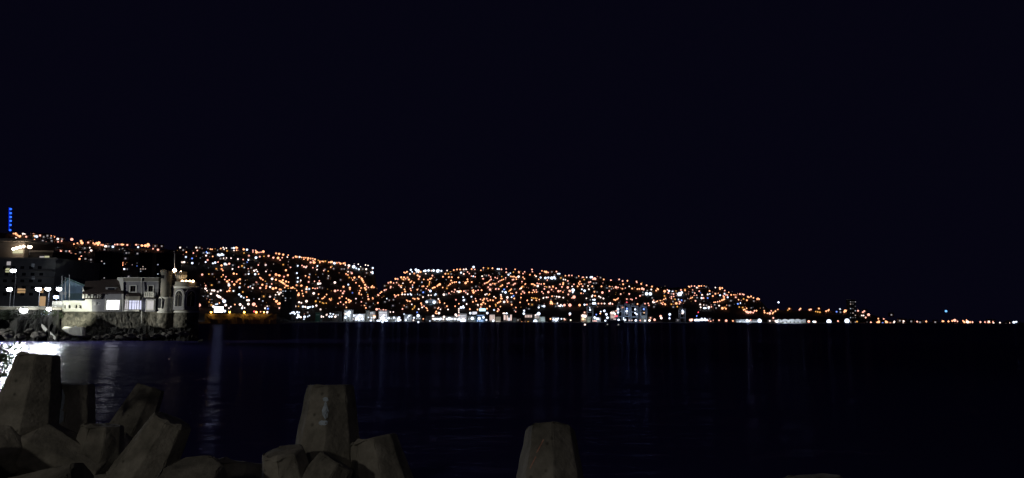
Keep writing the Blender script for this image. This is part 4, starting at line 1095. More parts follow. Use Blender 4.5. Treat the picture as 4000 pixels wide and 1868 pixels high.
def rock(mb_seed, size, flat=0.7):
    bm = bmesh.new()
    bmesh.ops.create_icosphere(bm, subdivisions=3, radius=1.0)
    for v in bm.verts:
        d = v.co.copy()
        k = 1 + 0.35 * noise.noise(d * 1.2 + Vector((mb_seed * 3.1, 0, 0))) + 0.18 * noise.noise(d * 3.2 + Vector((0, mb_seed, 0)))
        c = noise.cell(d * 1.7 + Vector((mb_seed, mb_seed, 0)))
        v.co = Vector((d.x * size[0], d.y * size[1], d.z * size[2] * flat)) * (k + 0.1 * c)
    me = bpy.data.meshes.new('boulder')
    bm.to_mesh(me)
    bm.free()
    me.materials.append(M('rock'))
    return me


def boulders():
    rm = [rock(i, (1, 1, 1), .8) for i in range(8)]
    # px, py, depth, size px, where it lies
    spots = [(330, 1312, 166.5, 20), (362, 1305, 168, 24), (385, 1318, 166.5, 16), (405, 1296, 169.5, 26), (428, 1316, 166.5, 20), (452, 1306, 168, 22),
             (470, 1318, 166, 15), (488, 1300, 169, 24), (515, 1312, 167, 20), (540, 1296, 169.8, 26), (560, 1316, 166.5, 18), (585, 1302, 168.5, 24),
             (612, 1314, 167, 20), (628, 1294, 169.5, 24), (655, 1310, 168, 22), (690, 1312, 168.5, 20), (720, 1310, 169, 22), (745, 1316, 168.5, 16),
             (256, 1322, 161.5, 12), (215, 1316, 163, 22), (150, 1312, 163, 28), (118, 1302, 165, 30), (80, 1318, 162, 22),
             (40, 1312, 162.5, 28), (10, 1300, 164, 30), (175, 1296, 166, 26), (205, 1300, 166, 24), (138, 1286, 168, 26), (60, 1292, 166, 26)]
    names = ['low boulder at the waterline', 'rounded boulder', 'jagged boulder', 'broad boulder']
    for i, (px, py, Y, s) in enumerate(spots):
        if px > 345 and i % 2:
            continue
        s *= 1.35 if px > 345 else 1.1
        p = P(px, py, Y)
        o = meshobj('boulder', rm[i % 8], p, random.uniform(0, 6))
        r = s * Y / F * 0.75
        o.scale = (r * random.uniform(1.1, 1.6), r, r * random.uniform(.6, 1.0))
        wl = 'on the dark bank below the promenade' if px < 236 else 'under the ribbed white wall' if px < 345 else 'under the castle stone base' if px < 600 else 'at the foot of the round castle towers'
        tag(o, f'{"pale wet" if py > 1310 else "rough grey"} boulder {wl}', 'boulder', f'{"pale wet" if py > 1310 else "rough grey"} boulders {wl}')


boulders()


# ------------------------------------------------------------------ castle
def arch(x0, x1, y0, y1, n=5, pointed=True):
    w_, cx = x1 - x0, (x0 + x1) / 2
    ys = y0 + w_ * (0.75 if pointed else 0.5)
    ys = min(ys, y1 - 1)
    pts = [(x0, y1), (x0, ys)]
    for k in range(1, n):
        u = k / n
        if pointed:
            pts.append((x0 + w_ / 2 * (1 - math.cos(u * math.pi / 2)) ** 1.0, ys + (y0 - ys) * math.sin(u * math.pi / 2) ** .9))
        else:
            pts.append((cx - w_ / 2 * math.cos(u * math.pi / 2), ys + (y0 - ys) * math.sin(u * math.pi / 2)))
    pts.append((cx, y0))
    pts += [(x1 - (x - x0), y) for x, y in pts[::-1][1:]]
    return pts


def holed(name, outline, holes, Y, thick, mat, parent):
    bm = bmesh.new()
    edges = []
    for loop in [outline] + holes:
        vs = [bm.verts.new(P(x, y, Y)) for x, y in loop]
        edges += [bm.edges.new((vs[i], vs[(i + 1) % len(vs)])) for i in range(len(vs))]
    bmesh.ops.triangle_fill(bm, use_beauty=True, use_dissolve=False, edges=edges)
    g = bmesh.ops.extrude_face_region(bm, geom=bm.faces[:])
    bmesh.ops.translate(bm, verts=[v for v in g['geom'] if isinstance(v, bmesh.types.BMVert)], vec=(0, thick, 0))
    bmesh.ops.recalc_face_normals(bm, faces=bm.faces[:])
    me = bpy.data.meshes.new(name)
    bm.to_mesh(me)
    bm.free()
    me.materials.append(M(mat))
    return meshobj(name, me, parent=parent)


def rect(x0, x1, y0, y1):
    return [(x0, y1), (x0, y0), (x1, y0), (x1, y1)]


def window(parent, x0, x1, y0, y1, Y, pane, nx=2, ny=2, frame='white_paint', bar=0.8):
    mb = MB()
    e = bar
    Y0, Y1 = Y + .12, Y + .24
    xs = [x0 + (x1 - x0) * i / nx for i in range(nx + 1)]
    yy = [y0 + (y1 - y0) * i / ny for i in range(ny + 1)]
    for i, x in enumerate(xs):
        xa, xb = (x, x + e) if i == 0 else (x - e, x) if i == nx else (x - e / 2, x + e / 2)
        mb.pbox(xa, xb, y0, y1, Y0, Y1)
    for i, y in enumerate(yy):
        ya, yb = (y, y + e) if i == 0 else (y - e, y) if i == ny else (y - e / 2, y + e / 2)
        mb.pbox(x0 + e, x1 - e, ya, yb, Y0 + .02, Y1 - .02)
    w_ = mb.obj('window', frame, parent)
    MB().pbox(x0, x1, y0, y1, Y + .27, Y + .30).obj('pane', pane, w_)
    return w_


def castle():
    base = P(500, 1222, YC)
    t = thing('castle', 'pale seaside castle with round towers and half timbered wing on stone base', 'castle', tuple(base))
    Z = lambda py, px=500, Y=YC: P(px, py, Y).z
    X = lambda px, Y=YC: P(px, 1200, Y).x
    s = YC / F
    # stone base under the long front
    bm_ = MB()
    n = 60
    vs, fs = [], []
    for k in range(n + 1):
        px = 243 + (616 - 243) * k / n
        for j, (py, dy) in enumerate(((1221, 0.0), (1236, -.25), (1252, -.5), (1268, -.8), (1284, -1.3), (1300, -2.2))):
            p = P(px, py, YC + .1 + dy)
            p.y += .25 * fbm(px * .12, py * .12) if j else 0
            vs.append(p)
        vs.append(P(px, 1221, YC + 9))
    m = 7
    for k in range(n):
        for j in range(5):
            fs.append((k * m + j, k * m + j + 1, (k + 1) * m + j + 1, (k + 1) * m + j))
        fs.append((k * m + 6, k * m, (k + 1) * m, (k + 1) * m + 6))
    bm_.add(vs, fs)
    bm_.pbox(242.6, 243.2, 1222, 1285, YC + .2, YC + 8)
    bm_.obj('stone_base', 'castle_stone', t)
    MB().pbox(243, 617, 1217.5, 1220.8, YC - .35, YC + .35).obj('ledge', 'render_tan', t)
    # loggia wall with four pointed openings
    L = holed('loggia_wall', [(242, 1217.3), (242, 1177), (331, 1177), (334, 1167), (358.6, 1167), (358.6, 1217.3)],
              [arch(248, 257, 1190, 1205), arch(265, 276, 1191, 1205), (arch(292, 302, 1190, 1205)), arch(308.5, 319, 1191, 1205)], YC, .45, 'render_white', t)
    MB().pbox(242, 331, 1174.5, 1176.8, YC - .12, YC + .6).obj('coping', 'render_white', L)
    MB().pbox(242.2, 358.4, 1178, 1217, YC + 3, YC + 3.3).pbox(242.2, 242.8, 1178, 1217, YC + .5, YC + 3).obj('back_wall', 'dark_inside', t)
    # half timbered wing: lower wall, jettied upper wall, roof
    holed('wing_wall', [(359, 1217.3), (359, 1166), (393, 1166), (393, 1217.3)], [rect(361, 374.5, 1180, 1192), rect(376.5, 391, 1180, 1192)], YC + .02, .45, 'render_grey', t)
    for a, b in ((361, 374.5), (376.5, 391)):
        window(t, a, b, 1180, 1192, YC, 'win_faint', 2, 1)
    up = MB().pbox(329, 394.5, 1146, 1165.6, YC - .35, YC + 5).obj('upper_storey', 'render_white', t)
    tb = MB()
    for px in (330, 342, 351, 364, 374, 384, 392.5):
        tb.pbox(px, px + 1.8, 1146, 1165.6, YC - .45, YC - .33)
    for py in (1147, 1156, 1164):
        tb.pbox(329, 394.5, py, py + 1.4, YC - .42, YC - .34)
    tb.obj('timber_frame', 'timber', up)
    for a, b in ((343.8, 351), (366, 374)):
        w_ = MB().pbox(a, b, 1149, 1155.5, YC - .40, YC - .36).obj('window', 'dark_glass', up)
    cb = MB()
    for px in range(333, 394, 8):
        cb.pbox(px, px + 4, 1166, 1169, YC - .4, YC - .02)
    cb.obj('brackets', 'timber', t)
    # gable end and roof of the wing
    gb = MB()
    gb.add([P(321, 1166, YC - .2), P(328.9, 1166, YC - .2), P(328.9, 1137, YC - .2), P(323, 1121, YC - .2),
            P(321, 1166, YC + 5), P(328.9, 1166, YC + 5), P(328.9, 1137, YC + 5), P(323, 1121, YC + 5)],
           [(0, 1, 2, 3), (4, 7, 6, 5), (0, 3, 7, 4), (3, 2, 6, 7), (1, 5, 6, 2), (0, 4, 5, 1)])
    gb.obj('gable', 'render_white', t)
    rf = MB()

    def slope(pts, Ya, Yb, th=.25):           # roof slope: lower corners at Ya, upper at Yb
        lo = [P(x, y, Ya) for x, y in pts[:2]]
        hi = [P(x, y, Yb) for x, y in pts[2:]]
        v = lo + hi
        v2 = [q + Vector((0, .25, -th)) for q in v]
        rf.add(v + v2, [(0, 1, 2, 3), (7, 6, 5, 4), (0, 4, 5, 1), (1, 5, 6, 2), (2, 6, 7, 3), (3, 7, 4, 0)])
    slope([(321, 1146), (395, 1146), (395, 1096), (334, 1098)], YC - 1.0, YC + 4.2)
    slope([(390, 1143.5), (482, 1143.5), (464, 1091), (394, 1092)], YC - 1.15, YC + 4.6)
    rf.obj('roof', 'roof_brown', t)
    # scalloped tile edge
    ed = MB()
    for px in range(412, 480, 11):
        ed.pbox(px, px + 5, 1144, 1147.5, YC - .9, YC - .5)
    ed.obj('eave_brackets', 'roof_brown', t)
    # dormer
    dm = MB().pbox(413, 452, 1121, 1138, YC + .2, YC + 4).obj('dormer', 'render_grey', t)
    MB().pbox(421, 446, 1125, 1136, YC + .1, YC + .18).obj('window', 'dark_glass', dm)
    dr = MB()
    a, b, c, d_ = P(409, 1122, YC - .2), P(456, 1122, YC - .2), P(448, 1112, YC + 1.6), P(417, 1112, YC + 1.6)
    e_, f_ = P(409, 1122, YC + 4), P(456, 1122, YC + 4)
    dr.add([a, b, c, d_, e_, f_], [(0, 1, 2, 3), (1, 5, 2), (0, 3, 4), (3, 2, 5, 4), (0, 4, 5, 1)])
    dr.obj('dormer_roof', 'roof_brown', dm)
    # central bay with the big window
    holed('hall_wall', [(393.2, 1217.3), (393.2, 1144.5), (481, 1144.5), (481, 1217.3)], [rect(415, 467, 1173, 1210)], YC, .45, 'render_grey', t)
    window(t, 415, 467, 1173, 1210, YC, 'win_castle', 1, 1, bar=1.0)
    MB().pbox(411.5, 414.8, 1170, 1213, YC - .12, YC + .1).pbox(467.2, 470.5, 1170, 1213, YC - .12, YC + .1).pbox(415, 467, 1169.6, 1172.8, YC - .12, YC + .1).pbox(415, 467, 1210.3, 1213, YC - .2, YC + .1).obj('window_surround', 'render_white', t)
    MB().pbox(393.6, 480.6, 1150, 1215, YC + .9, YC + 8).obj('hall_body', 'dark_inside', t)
    # white pier with shoulder at the two storey block
    pr = MB()
    pr.add([P(x, y, YC - .25) for x, y in ((458, 1084), (482, 1084), (482, 1217.3), (477, 1217.3), (475, 1140), (466, 1100), (458, 1092))] +
           [P(x, y, YC + 6) for x, y in ((458, 1084), (482, 1084), (482, 1217.3), (477, 1217.3), (475, 1140), (466, 1100), (458, 1092))],
           [(0, 6, 5, 4, 3, 2, 1), (7, 8, 9, 10, 11, 12, 13)] + [(i, (i + 1) % 7, 7 + (i + 1) % 7, 7 + i) for i in range(7)])
    pr.obj('corner_pier', 'render_white', t)
    # two storey block
    holed('front_wall', [(482.2, 1217.3), (482.2, 1099), (619, 1099), (619, 1217.3)],
          [rect(508, 530, 1117, 1138.5), rect(579, 597.5, 1117, 1139)], YC + .06, .45, 'render_grey', t)
    for a, b in ((508, 530), (579, 597.5)):
        window(t, a, b, 1117, 1138.7, YC + .06, 'dark_glass', 2, 2, 'timber', .9)
        MB().pbox(a - 3, a - .2, 1114, 1141, YC - .05, YC + .05).pbox(b + .2, b + 3, 1114, 1141, YC - .05, YC + .05).pbox(a - .2, b + .2, 1113.5, 1116.8, YC - .05, YC + .05).pbox(a - 4, b + 4, 1141.2, 1143.4, YC - .18, YC + .05).obj('window_surround', 'render_white', t)
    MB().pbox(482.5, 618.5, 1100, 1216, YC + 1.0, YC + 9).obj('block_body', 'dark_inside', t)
    MB().pbox(480, 619, 1086, 1098.8, YC - .15, YC + 9).obj('parapet', 'render_tan', t)
    MB().pbox(479, 619, 1083.5, 1086, YC - .35, YC + 9.2).pbox(479, 619, 1098.8, 1101, YC - .4, YC + .04).obj('cornice', 'render_white', t)
    MB().tube(P(554, 1086, YC - .25), P(554, 1262, YC - .9), .16, .16, 8).obj('drain_pipe', 'render_white', t)
    # bay window (three sided)
    def prism(nm, pts, y0, y1, mat, par):
        lo = [Vector((X(px, Yq), Yq, Z(y1, 520, YC))) for px, Yq in pts]
        hi = [Vector((q.x, q.y, Z(y0, 520, YC))) for q in lo]
        k = len(pts)
        return MB().add(lo + hi, [tuple(range(k))[::-1], tuple(range(k, 2 * k))] + [(i, (i + 1) % k, k + (i + 1) % k, k + i) for i in range(k)]).obj(nm, mat, par)
    bp = [(485.5, YC + .02), (502, YC - 1.5), (544, YC - 1.5), (554, YC + .02)]
    bay = prism('bay_window', bp, 1158, 1217.5, 'render_tan', t)
    rl = [Vector((X(px, Yq), Yq, Z(1158, 520))) for px, Yq in [(483, YC + .04), (500.5, YC - 1.75), (545.5, YC - 1.75), (556, YC + .04)]]
    rh = [Vector((X(px, YC + .04), YC + .04, Z(1144.5, 520))) for px in (497, 543)]
    MB().add(rl + rh, [(0, 1, 4), (1, 2, 5, 4), (2, 3, 5), (3, 0, 4, 5), (0, 3, 2, 1)]).obj('bay_roof', 'roof_brown', bay)

    def panel(q0, q1, u0, u1, ya, yb, mat, nm, par, off=.05, th=.1):
        a, b = [Vector((X(px, Yq), Yq, 0)) for px, Yq in (q0, q1)]
        d = (b - a).normalized()
        nrm = Vector((d.y, -d.x, 0))
        if nrm.y > 0:
            nrm = -nrm
        p, q = a.lerp(b, u0) + nrm * off, a.lerp(b, u1) + nrm * off
        z0, z1 = Z(yb, 520), Z(ya, 520)
        v = [Vector((p.x, p.y, z0)), Vector((q.x, q.y, z0)), Vector((q.x, q.y, z1)), Vector((p.x, p.y, z1))]
        v += [x - nrm * th for x in v]
        return MB().add(v, [(0, 1, 2, 3), (7, 6, 5, 4), (0, 4, 5, 1), (1, 5, 6, 2), (2, 6, 7, 3), (3, 7, 4, 0)]).obj(nm, mat, par)
    for q0, q1, u0, u1, mt in ((bp[0], bp[1], .15, .9, 'win_soft'), (bp[1], bp[2], .05, .55, 'win_lilac'), (bp[1], bp[2], .60, .95, 'win_lilac'), (bp[2], bp[3], .1, .85, 'win_lilac')):
        wq = panel(q0, q1, u0, u1, 1175, 1209, mt, 'window', bay)
        um = (u0 + u1) / 2
        panel(q0, q1, um - .025, um + .025, 1175, 1209, 'timber', 'mullion', wq, .09, .03)
        panel(q0, q1, u0, u1, 1183.5, 1184.6, 'timber', 'transom', wq, .085, .03)
    for ya, yb in ((1211, 1216.5), (1172, 1174.5)):
        for i in range(3):
            panel(bp[i], bp[i + 1], 0.0, 1.0, ya, yb, 'render_white', 'sill', bay, .12, .1)
    # balcony and the small bay beneath it
    bl = MB().pbox(563, 600, 1158.5, 1161.5, YC - 1.4, YC).pbox(563, 600, 1140.5, 1143.5, YC - 1.4, YC - 1.1)
    for px in (563, 570, 577.5, 585, 592, 597.5):
        bl.pbox(px, px + 2.5, 1143.5, 1158.5, YC - 1.35, YC - 1.15)
    bl.pbox(563, 565, 1140.5, 1143.4, YC - 1.1, YC).pbox(563, 565, 1143.5, 1158.5, YC - .6, YC - .4)
    bl.obj('balcony', 'render_white', t)
    sb = [(565, YC + .02), (570, YC - 1.2), (606, YC - 1.2), (614, YC + .02)]
    small = prism('small_bay', sb, 1168, 1217.5, 'render_grey', t)
    lo = [Vector((X(px, Yq), Yq, Z(1168, 520))) for px, Yq in [(563, YC + .03), (568.5, YC - 1.4), (607.5, YC - 1.4), (616, YC + .03)]]
    hi = [Vector((X(px, YC + .03), YC + .03, Z(1161.8, 520))) for px in (572, 606)]
    MB().add(lo + hi, [(0, 1, 4), (1, 2, 5, 4), (2, 3, 5), (3, 0, 4, 5), (0, 3, 2, 1)]).obj('bay_roof', 'roof_brown', small)
    panel(sb[1], sb[2], .12, .82, 1176, 1208.5, 'win_soft', 'window', small)
    panel(sb[1], sb[2], .46, .48, 1176, 1208.5, 'white_paint', 'mullion', small, .08, .03)
    for (ua, ub, ya, yb) in ((.06, .11, 1173, 1211), (.83, .88, 1173, 1211), (.11, .83, 1173, 1175.5), (.08, .86, 1209, 1211.5)):
        panel(sb[1], sb[2], ua, ub, ya, yb, 'render_white', 'surround', small, .1, .08)
    # tall round tower
    tx, ty = X(640), YC + .6
    r = 20.5 * s
    tw = MB().lathe(tx, ty, [(r, Z(1159)), (r * .97, Z(1100)), (r * .95, Z(1073)), (r * 1.08, Z(1068)), (r * 1.16, Z(1062))], 32).obj('tall_tower', 'render_tan', t)
    mr = MB()
    for k in range(12):
        a0, a1 = 2 * math.pi * (k) / 12, 2 * math.pi * (k + .62) / 12
        v = []
        for a_ in (a0, (a0 + a1) / 2, a1):
            for rr in (r * 1.17, r * .88):
                for zz in (Z(1062), Z(1055)):
                    v.append((tx + rr * math.cos(a_), ty + rr * math.sin(a_), zz))
        mr.add(v, [(0, 4, 5, 1), (4, 8, 9, 5), (2, 3, 7, 6), (6, 7, 11, 10), (1, 5, 7, 3), (5, 9, 11, 7), (0, 1, 3, 2), (8, 10, 11, 9)])
    mr.obj('battlements', 'render_tan', tw)
    MB().pbox(629, 636, 1075, 1088, ty - r - .1, ty - r + .8).obj('slit_window', 'dark_inside', tw)
    # lower stage of the tower with its arched lit window
    r2 = 29 * s
    tx2 = X(645)
    lw = MB().lathe(tx2, ty, [(r2 * 1.02, Z(1214)), (r2 * .93, Z(1200)), (r2 * .9, Z(1166)), (r2 * .98, Z(1161)), (r2 * .8, Z(1158))], 36).obj('tower_stage', 'render_white', t)
    ang = R(-118)

    def on_cyl(cx, cy_, rr, a_, half, z0, z1, mat, par, nm, pointed=True, th=.14):
        """An arched plate laid tangent to a round tower."""
        nrm = Vector((math.cos(a_), math.sin(a_), 0))
        tan = Vector((-nrm.y, nrm.x, 0))
        zs = z1 - half * (1.3 if pointed else 1.0)
        pts = [(-half, z0), (half, z0), (half, zs)]
        for k in range(1, 6):
            u = k / 6
            pts.append((half * math.cos(u * math.pi / 2) ** (.9 if pointed else 1), zs + (z1 - zs) * math.sin(u * math.pi / 2)))
        pts.append((0, z1))
        pts += [(-x, z) for x, z in pts[3:-1][::-1]]
        pts.append((-half, zs))
        c = Vector((cx, cy_, 0)) + nrm * rr
        v = [c + tan * x + Vector((0, 0, z)) for x, z in pts]
        k = len(v)
        v += [q - nrm * (th + rr * .3) for q in v]
        return MB().add(v, [tuple(range(k)), tuple(range(k, 2 * k))[::-1]] + [(i, k + i, k + (i + 1) % k, (i + 1) % k) for i in range(k)]).obj(nm, mat, par)
    on_cyl(tx2, ty, r2 * .93 + .16, ang, .78, Z(1206), Z(1162.5), 'render_white', lw, 'window_surround', False)
    fr = on_cyl(tx2, ty, r2 * .93 + .19, ang, .58, Z(1204), Z(1165), 'dark_inside', lw, 'window', False)
    on_cyl(tx2 + .12, ty, r2 * .93 + .22, ang, .36, Z(1203), Z(1173), 'win_soft', fr, 'pane', False)
    # stone foot of the tower
    MB().lathe(tx2, ty, [(r2 * 1.25, Z(1306)), (r2 * 1.08, Z(1270)), (r2 * 1.0, Z(1223))], 36).obj('tower_foot', 'castle_stone', t)
    MB().lathe(tx2, ty, [(r2 * 1.0, Z(1223)), (r2 * 1.1, Z(1221)), (r2 * 1.1, Z(1216)), (r2 * 1.0, Z(1214))], 36).obj('tower_ledge', 'render_white', t)
    # corbelled lookout turret
    ux, uy = X(683), YC + 2.0
    Yq = uy
    zz = lambda py: P(683, py, Yq).z
    q = Yq / F
    tr = MB().lathe(ux, uy, [(16 * q, zz(1112)), (16 * q, zz(1094)), (17 * q, zz(1090)), (22 * q, zz(1075)), (23.5 * q, zz(1073)), (23.5 * q, zz(1062))], 32).obj('lookout_turret', 'render_tan', t)
    cr = MB()
    for k in range(20):
        a_ = 2 * math.pi * k / 20
        p0, p1 = Vector((ux + 18 * q * math.cos(a_), uy + 18 * q * math.sin(a_), zz(1088))), Vector((ux + 23.2 * q * math.cos(a_), uy + 23.2 * q * math.sin(a_), zz(1075)))
        cr.tube(p0, p1, .16, .16, 5)
    cr.obj('corbels', 'render_white', tr)
    MB().lathe(ux, uy, [(15 * q, zz(1112)), (15.5 * q, zz(1094))], 24)
    for px, py, rr in ((682, 1057, .42), (706.5, 1065, .34)):
        p = P(px, py, uy - 1.0)
        lp = MB().ball(p, rr).obj('lamp', 'lamp_turret', tr)
        MB().tube(p - Vector((0, 0, 1.0)), p - Vector((0, 0, rr * .8)), .06).obj('lamp_post', 'dark_metal', lp)
    fp = MB().tube(P(682, 1063, uy), P(682, 984, uy), .09, .05, 6).ball(P(682, 983.5, uy), .13).obj('flagpole', 'steel_grey', t)
    # slender stair turret with corbel foot
    sx, sy = X(672), YC + 1.2
    q1 = 10.5 * s
    MB().lathe(sx, sy, [(q1 * .3, Z(1190)), (q1 * .9, Z(1186)), (q1 * 1.45, Z(1184)), (q1 * 1.45, Z(1179)), (q1, Z(1176)), (q1, Z(1121)), (q1 * 1.2, Z(1119)), (q1 * 1.2, Z(1113)), (q1, Z(1112))], 24).obj('stair_turret', 'render_grey', t)
    MB().lathe(sx, sy, [(q1 * 1.1, Z(1185.8)), (q1 * 1.5, Z(1184)), (q1 * 1.5, Z(1178)), (q1 * 1.05, Z(1175.5))], 24).obj('turret_foot', 'render_white', t)
    MB().pbox(667, 671, 1124, 1131, sy - q1 - .05, sy - q1 + .3).obj('slit_window', 'dark_inside', t)
    # rotunda
    rx, ry = X(727, YC + 2.4), YC + 2.4
    s2 = ry / F
    zr = lambda py: P(727, py, ry - 2.9).z
    rr = 46.5 * s2
    ro = MB().lathe(rx, ry, [(rr, zr(1216)), (rr, zr(1124)), (rr * .99, zr(1123.5)), (rr * .99, zr(1100))], 48).obj('rotunda', 'render_tan', t)
    MB().lathe(rx, ry, [(rr * 1.0, zr(1125.5)), (rr * 1.06, zr(1123)), (rr * 1.06, zr(1119)), (rr * 1.0, zr(1117.5))], 48).obj('cornice', 'render_white', ro)
    MB().lathe(rx, ry, [(rr * 1.0, zr(1222)), (rr * 1.07, zr(1220.5)), (rr * 1.07, zr(1215.5)), (rr * 1.0, zr(1213.5))], 48).obj('base_moulding', 'render_white', ro)
    MB().lathe(rx, ry, [(rr * 1.12, zr(1312)), (rr * 1.03, zr(1270)), (rr * 1.0, zr(1222))], 48).obj('rotunda_foot', 'castle_stone', ro)
    for a_ in (R(-99), R(-48)):
        sr = on_cyl(rx, ry, rr + .18, a_, 1.42, zr(1211), zr(1127), 'render_grey', ro, 'window_surround')
        on_cyl(rx, ry, rr + .24, a_, 1.08, zr(1197.5), zr(1133), 'render_white', sr, 'arch_moulding')
        on_cyl(rx, ry, rr + .28, a_, .92, zr(1197), zr(1137), 'dark_inside', sr, 'opening')
        nrm = Vector((math.cos(a_), math.sin(a_), 0))
        tan = Vector((-nrm.y, nrm.x, 0))
        c = Vector((rx, ry, 0)) + nrm * (rr + .34)
        MB().tube(c + Vector((0, 0, zr(1197))), c + Vector((0, 0, zr(1142))), .09).tube(c + Vector((0, 0, zr(1158))) - tan * .85, c + Vector((0, 0, zr(1146))), .07).tube(c + Vector((0, 0, zr(1158))) + tan * .85, c + Vector((0, 0, zr(1146))), .07).obj('tracery', 'render_tan', sr)
    for px in (712, 727, 741.5, 754):
        p = P(px, 1099 + (0 if px < 750 else 0), ry - 2.2)
        lp = MB().ball(p, .30).obj('lamp', 'lamp_parapet', ro)
        MB().tube(p - Vector((0, 0, .9)), p - Vector((0, 0, .25)), .06).obj('lamp_post', 'dark_metal', lp)
    return t


castle()


# ------------------------------------------------------------------ left: promenade, hotel, lamps
def left_shore():
    # ribbed white wall by the water
    Y = 164.5
    t = thing('retaining_wall', 'white ribbed retaining wall down on the rocks below the arched loggia', 'wall', tuple(P(285, 1309, Y)))
    a, b, c, d = P(252, 1276, Y), P(321, 1279, Y), P(321, 1311, Y), P(270, 1311, Y)
    v = [a, b, c, d, P(240, 1285, Y)]
    v += [q + Vector((0, 1.2, 0)) for q in v]
    MB().add(v, [(0, 4, 3, 2, 1), (5, 6, 7, 8, 9), (0, 1, 6, 5), (1, 2, 7, 6), (2, 3, 8, 7), (3, 4, 9, 8), (4, 0, 5, 9)]).obj('panel', 'render_white', t)
    for k in range(10):
        px = 268 + k * 5.6
        MB().pbox(px, px + 1.6, 1279.5, 1308, Y - .14, Y - .003).obj('rib', 'render_white', t)
    # promenade parapet
    Y = 171.5
    t = thing('promenade_wall', 'low pale parapet wall along the promenade before the hotel', 'wall', tuple(P(100, 1203, Y)))
    MB().pbox(-260, 239, 1199, 1211, Y, Y + .5).obj('wall', 'render_tan', t)
    MB().pbox(-260, 239, 1196, 1198.9, Y - .12, Y + .62).obj('coping', 'render_white', t)
    # railing bay with white posts near the loggia
    t = thing('white_railing', 'white post railing between the parapet and the castle loggia', 'railing', tuple(P(222, 1197, Y + 1)))
    for px in range(205, 241, 5):
        MB().pbox(px, px + 1.4, 1179, 1196.5, Y + 1, Y + 1.15).obj('post', 'white_paint', t)
    MB().pbox(204, 241, 1177, 1178.9, Y + .95, Y + 1.2).obj('rail', 'white_paint', t)
    # slipway
    t = thing('slipway', 'pale concrete slipway sloping down the dark bank to the water', 'slipway', tuple(P(195, 1300, 163)))
    q = [P(163, 1272, 166), P(176, 1271, 166), P(232, 1319, 161.5), P(218, 1322, 161.5)]
    v = q + [p + Vector((0, .3, -1.5)) for p in q]
    MB().add(v, [(0, 3, 2, 1), (4, 5, 6, 7), (0, 1, 5, 4), (1, 2, 6, 5), (2, 3, 7, 6), (3, 0, 4, 7)]).obj('slab', 'render_tan', t)
    MB().add([p + Vector((0, -.05, .35)) for p in q[:1] + q[3:]] + [p + Vector((0, -.3, -.6)) for p in q[:1] + q[3:]] + [p + Vector((0, .2, .35)) for p in q[:1] + q[3:]],
             [(0, 2, 3, 1), (0, 1, 5, 4), (4, 5, 3, 2)]).obj('kerb', 'render_white', t)
    # hotel: stepped dark block with balconies
    Yh = 205.0
    rows = []
    for j, yy in enumerate((1040, 1066, 1092, 1118, 1144)):
        for i in range(9):
            x = -90 + i * 34 + (j % 2) * 6
            if x > 175:
                continue
            rows.append((x, x + 13, yy, yy + 11, 'dark_glass'))
    rows += [(69, 97, 1127, 1145, 'win_warm'), (158, 168, 1127, 1144, 'win_warm'), (123, 133, 1030, 1044, 'win_faint'), (124, 134, 1080, 1092, 'win_faint'),
             (22, 36, 1048, 1064, 'win_olive'), (155, 175, 1158, 1196, 'win_warm'), (27, 40, 1022, 1036, 'win_soft')]
    t = building('hotel', 'dark terraced hotel block with few lit windows beside the castle', -160, 204, 1012, 1204, Yh, 'hotel_wall', rows, 22, cat='hotel', sunk=1.0)
    bal = [MB().pbox(-160, 203, yy + 16, yy + 19, Yh - 1.6, Yh - .02).obj('balcony', 'quay_concrete', t) for yy in (1040, 1066, 1092, 1118)]
    t2 = building('hotel_penthouse', 'pale floodlit roof terrace building with lamp row above the dark hotel', -160, 92, 946, 1011, Yh + 6, 'block_pale',
                  [(50, 66, 977, 990, 'win_olive'), (69, 88, 976, 990, 'win_olive')], 14, cat='building', sunk=1.0)
    MB().pbox(-170, 99, 930, 942, Yh + 3.5, Yh + 21).obj('upper_terrace', 'block_pale', t2)
    for px, py in ((52, 973), (65, 969.5), (79, 966), (92, 963)):
        MB().ball(P(px, py, Yh + 4.2), .42).obj('lamp', 'lamp_terrace', t2)
    b3 = building('hotel_annex', 'dark annex with two yellow windows beside the pale penthouse', 95, 204, 985, 1011, Yh + 8, 'block_dark',
                  [(155, 171, 1001, 1009, 'win_soft'), (174, 191, 1000, 1010, 'win_olive')], 12, cat='building', sunk=1.0)
    # blue gabled house behind the flagpoles
    Yg = 190.0
    t = thing('gabled_house', 'dim blue gabled house behind the three flagpoles', 'house', tuple(P(280, 1174, Yg)))
    o = [(236, 1176), (236, 1118), (262, 1092), (326, 1118), (326, 1176)]
    v = [P(x, y, Yg) for x, y in o] + [P(x, y, Yg) + Vector((0, 10, 0)) for x, y in o]
    MB().add(v, [(0, 1, 2, 3, 4)[::-1], (5, 6, 7, 8, 9)] + [(i, (i + 1) % 5, 5 + (i + 1) % 5, 5 + i) for i in range(5)]).obj('wall', 'house_blue', t)
    for (xa, ya), (xb, yb) in (((232, 1121), (262, 1090)), ((262, 1090), (331, 1119))):
        a, b = P(xa, ya, Yg - .5), P(xb, yb, Yg - .5)
        q = [a, b, b + Vector((0, 11, 0)), a + Vector((0, 11, 0))]
        q += [x + Vector((0, 0, .35)) for x in q]
        MB().add(q, [(0, 3, 2, 1), (4, 5, 6, 7), (0, 1, 5, 4), (1, 2, 6, 5), (2, 3, 7, 6), (3, 0, 4, 7)]).obj('roof', 'teal_roof', t)
    MB().pbox(262, 318, 1146, 1170, Yg - .1, Yg - .01).obj('veranda', 'teal_roof', t)
    for x in (246, 254):
        MB().pbox(x, x + 5, 1140, 1152, Yg - .1, Yg - .01).obj('window', 'win_faint', t)
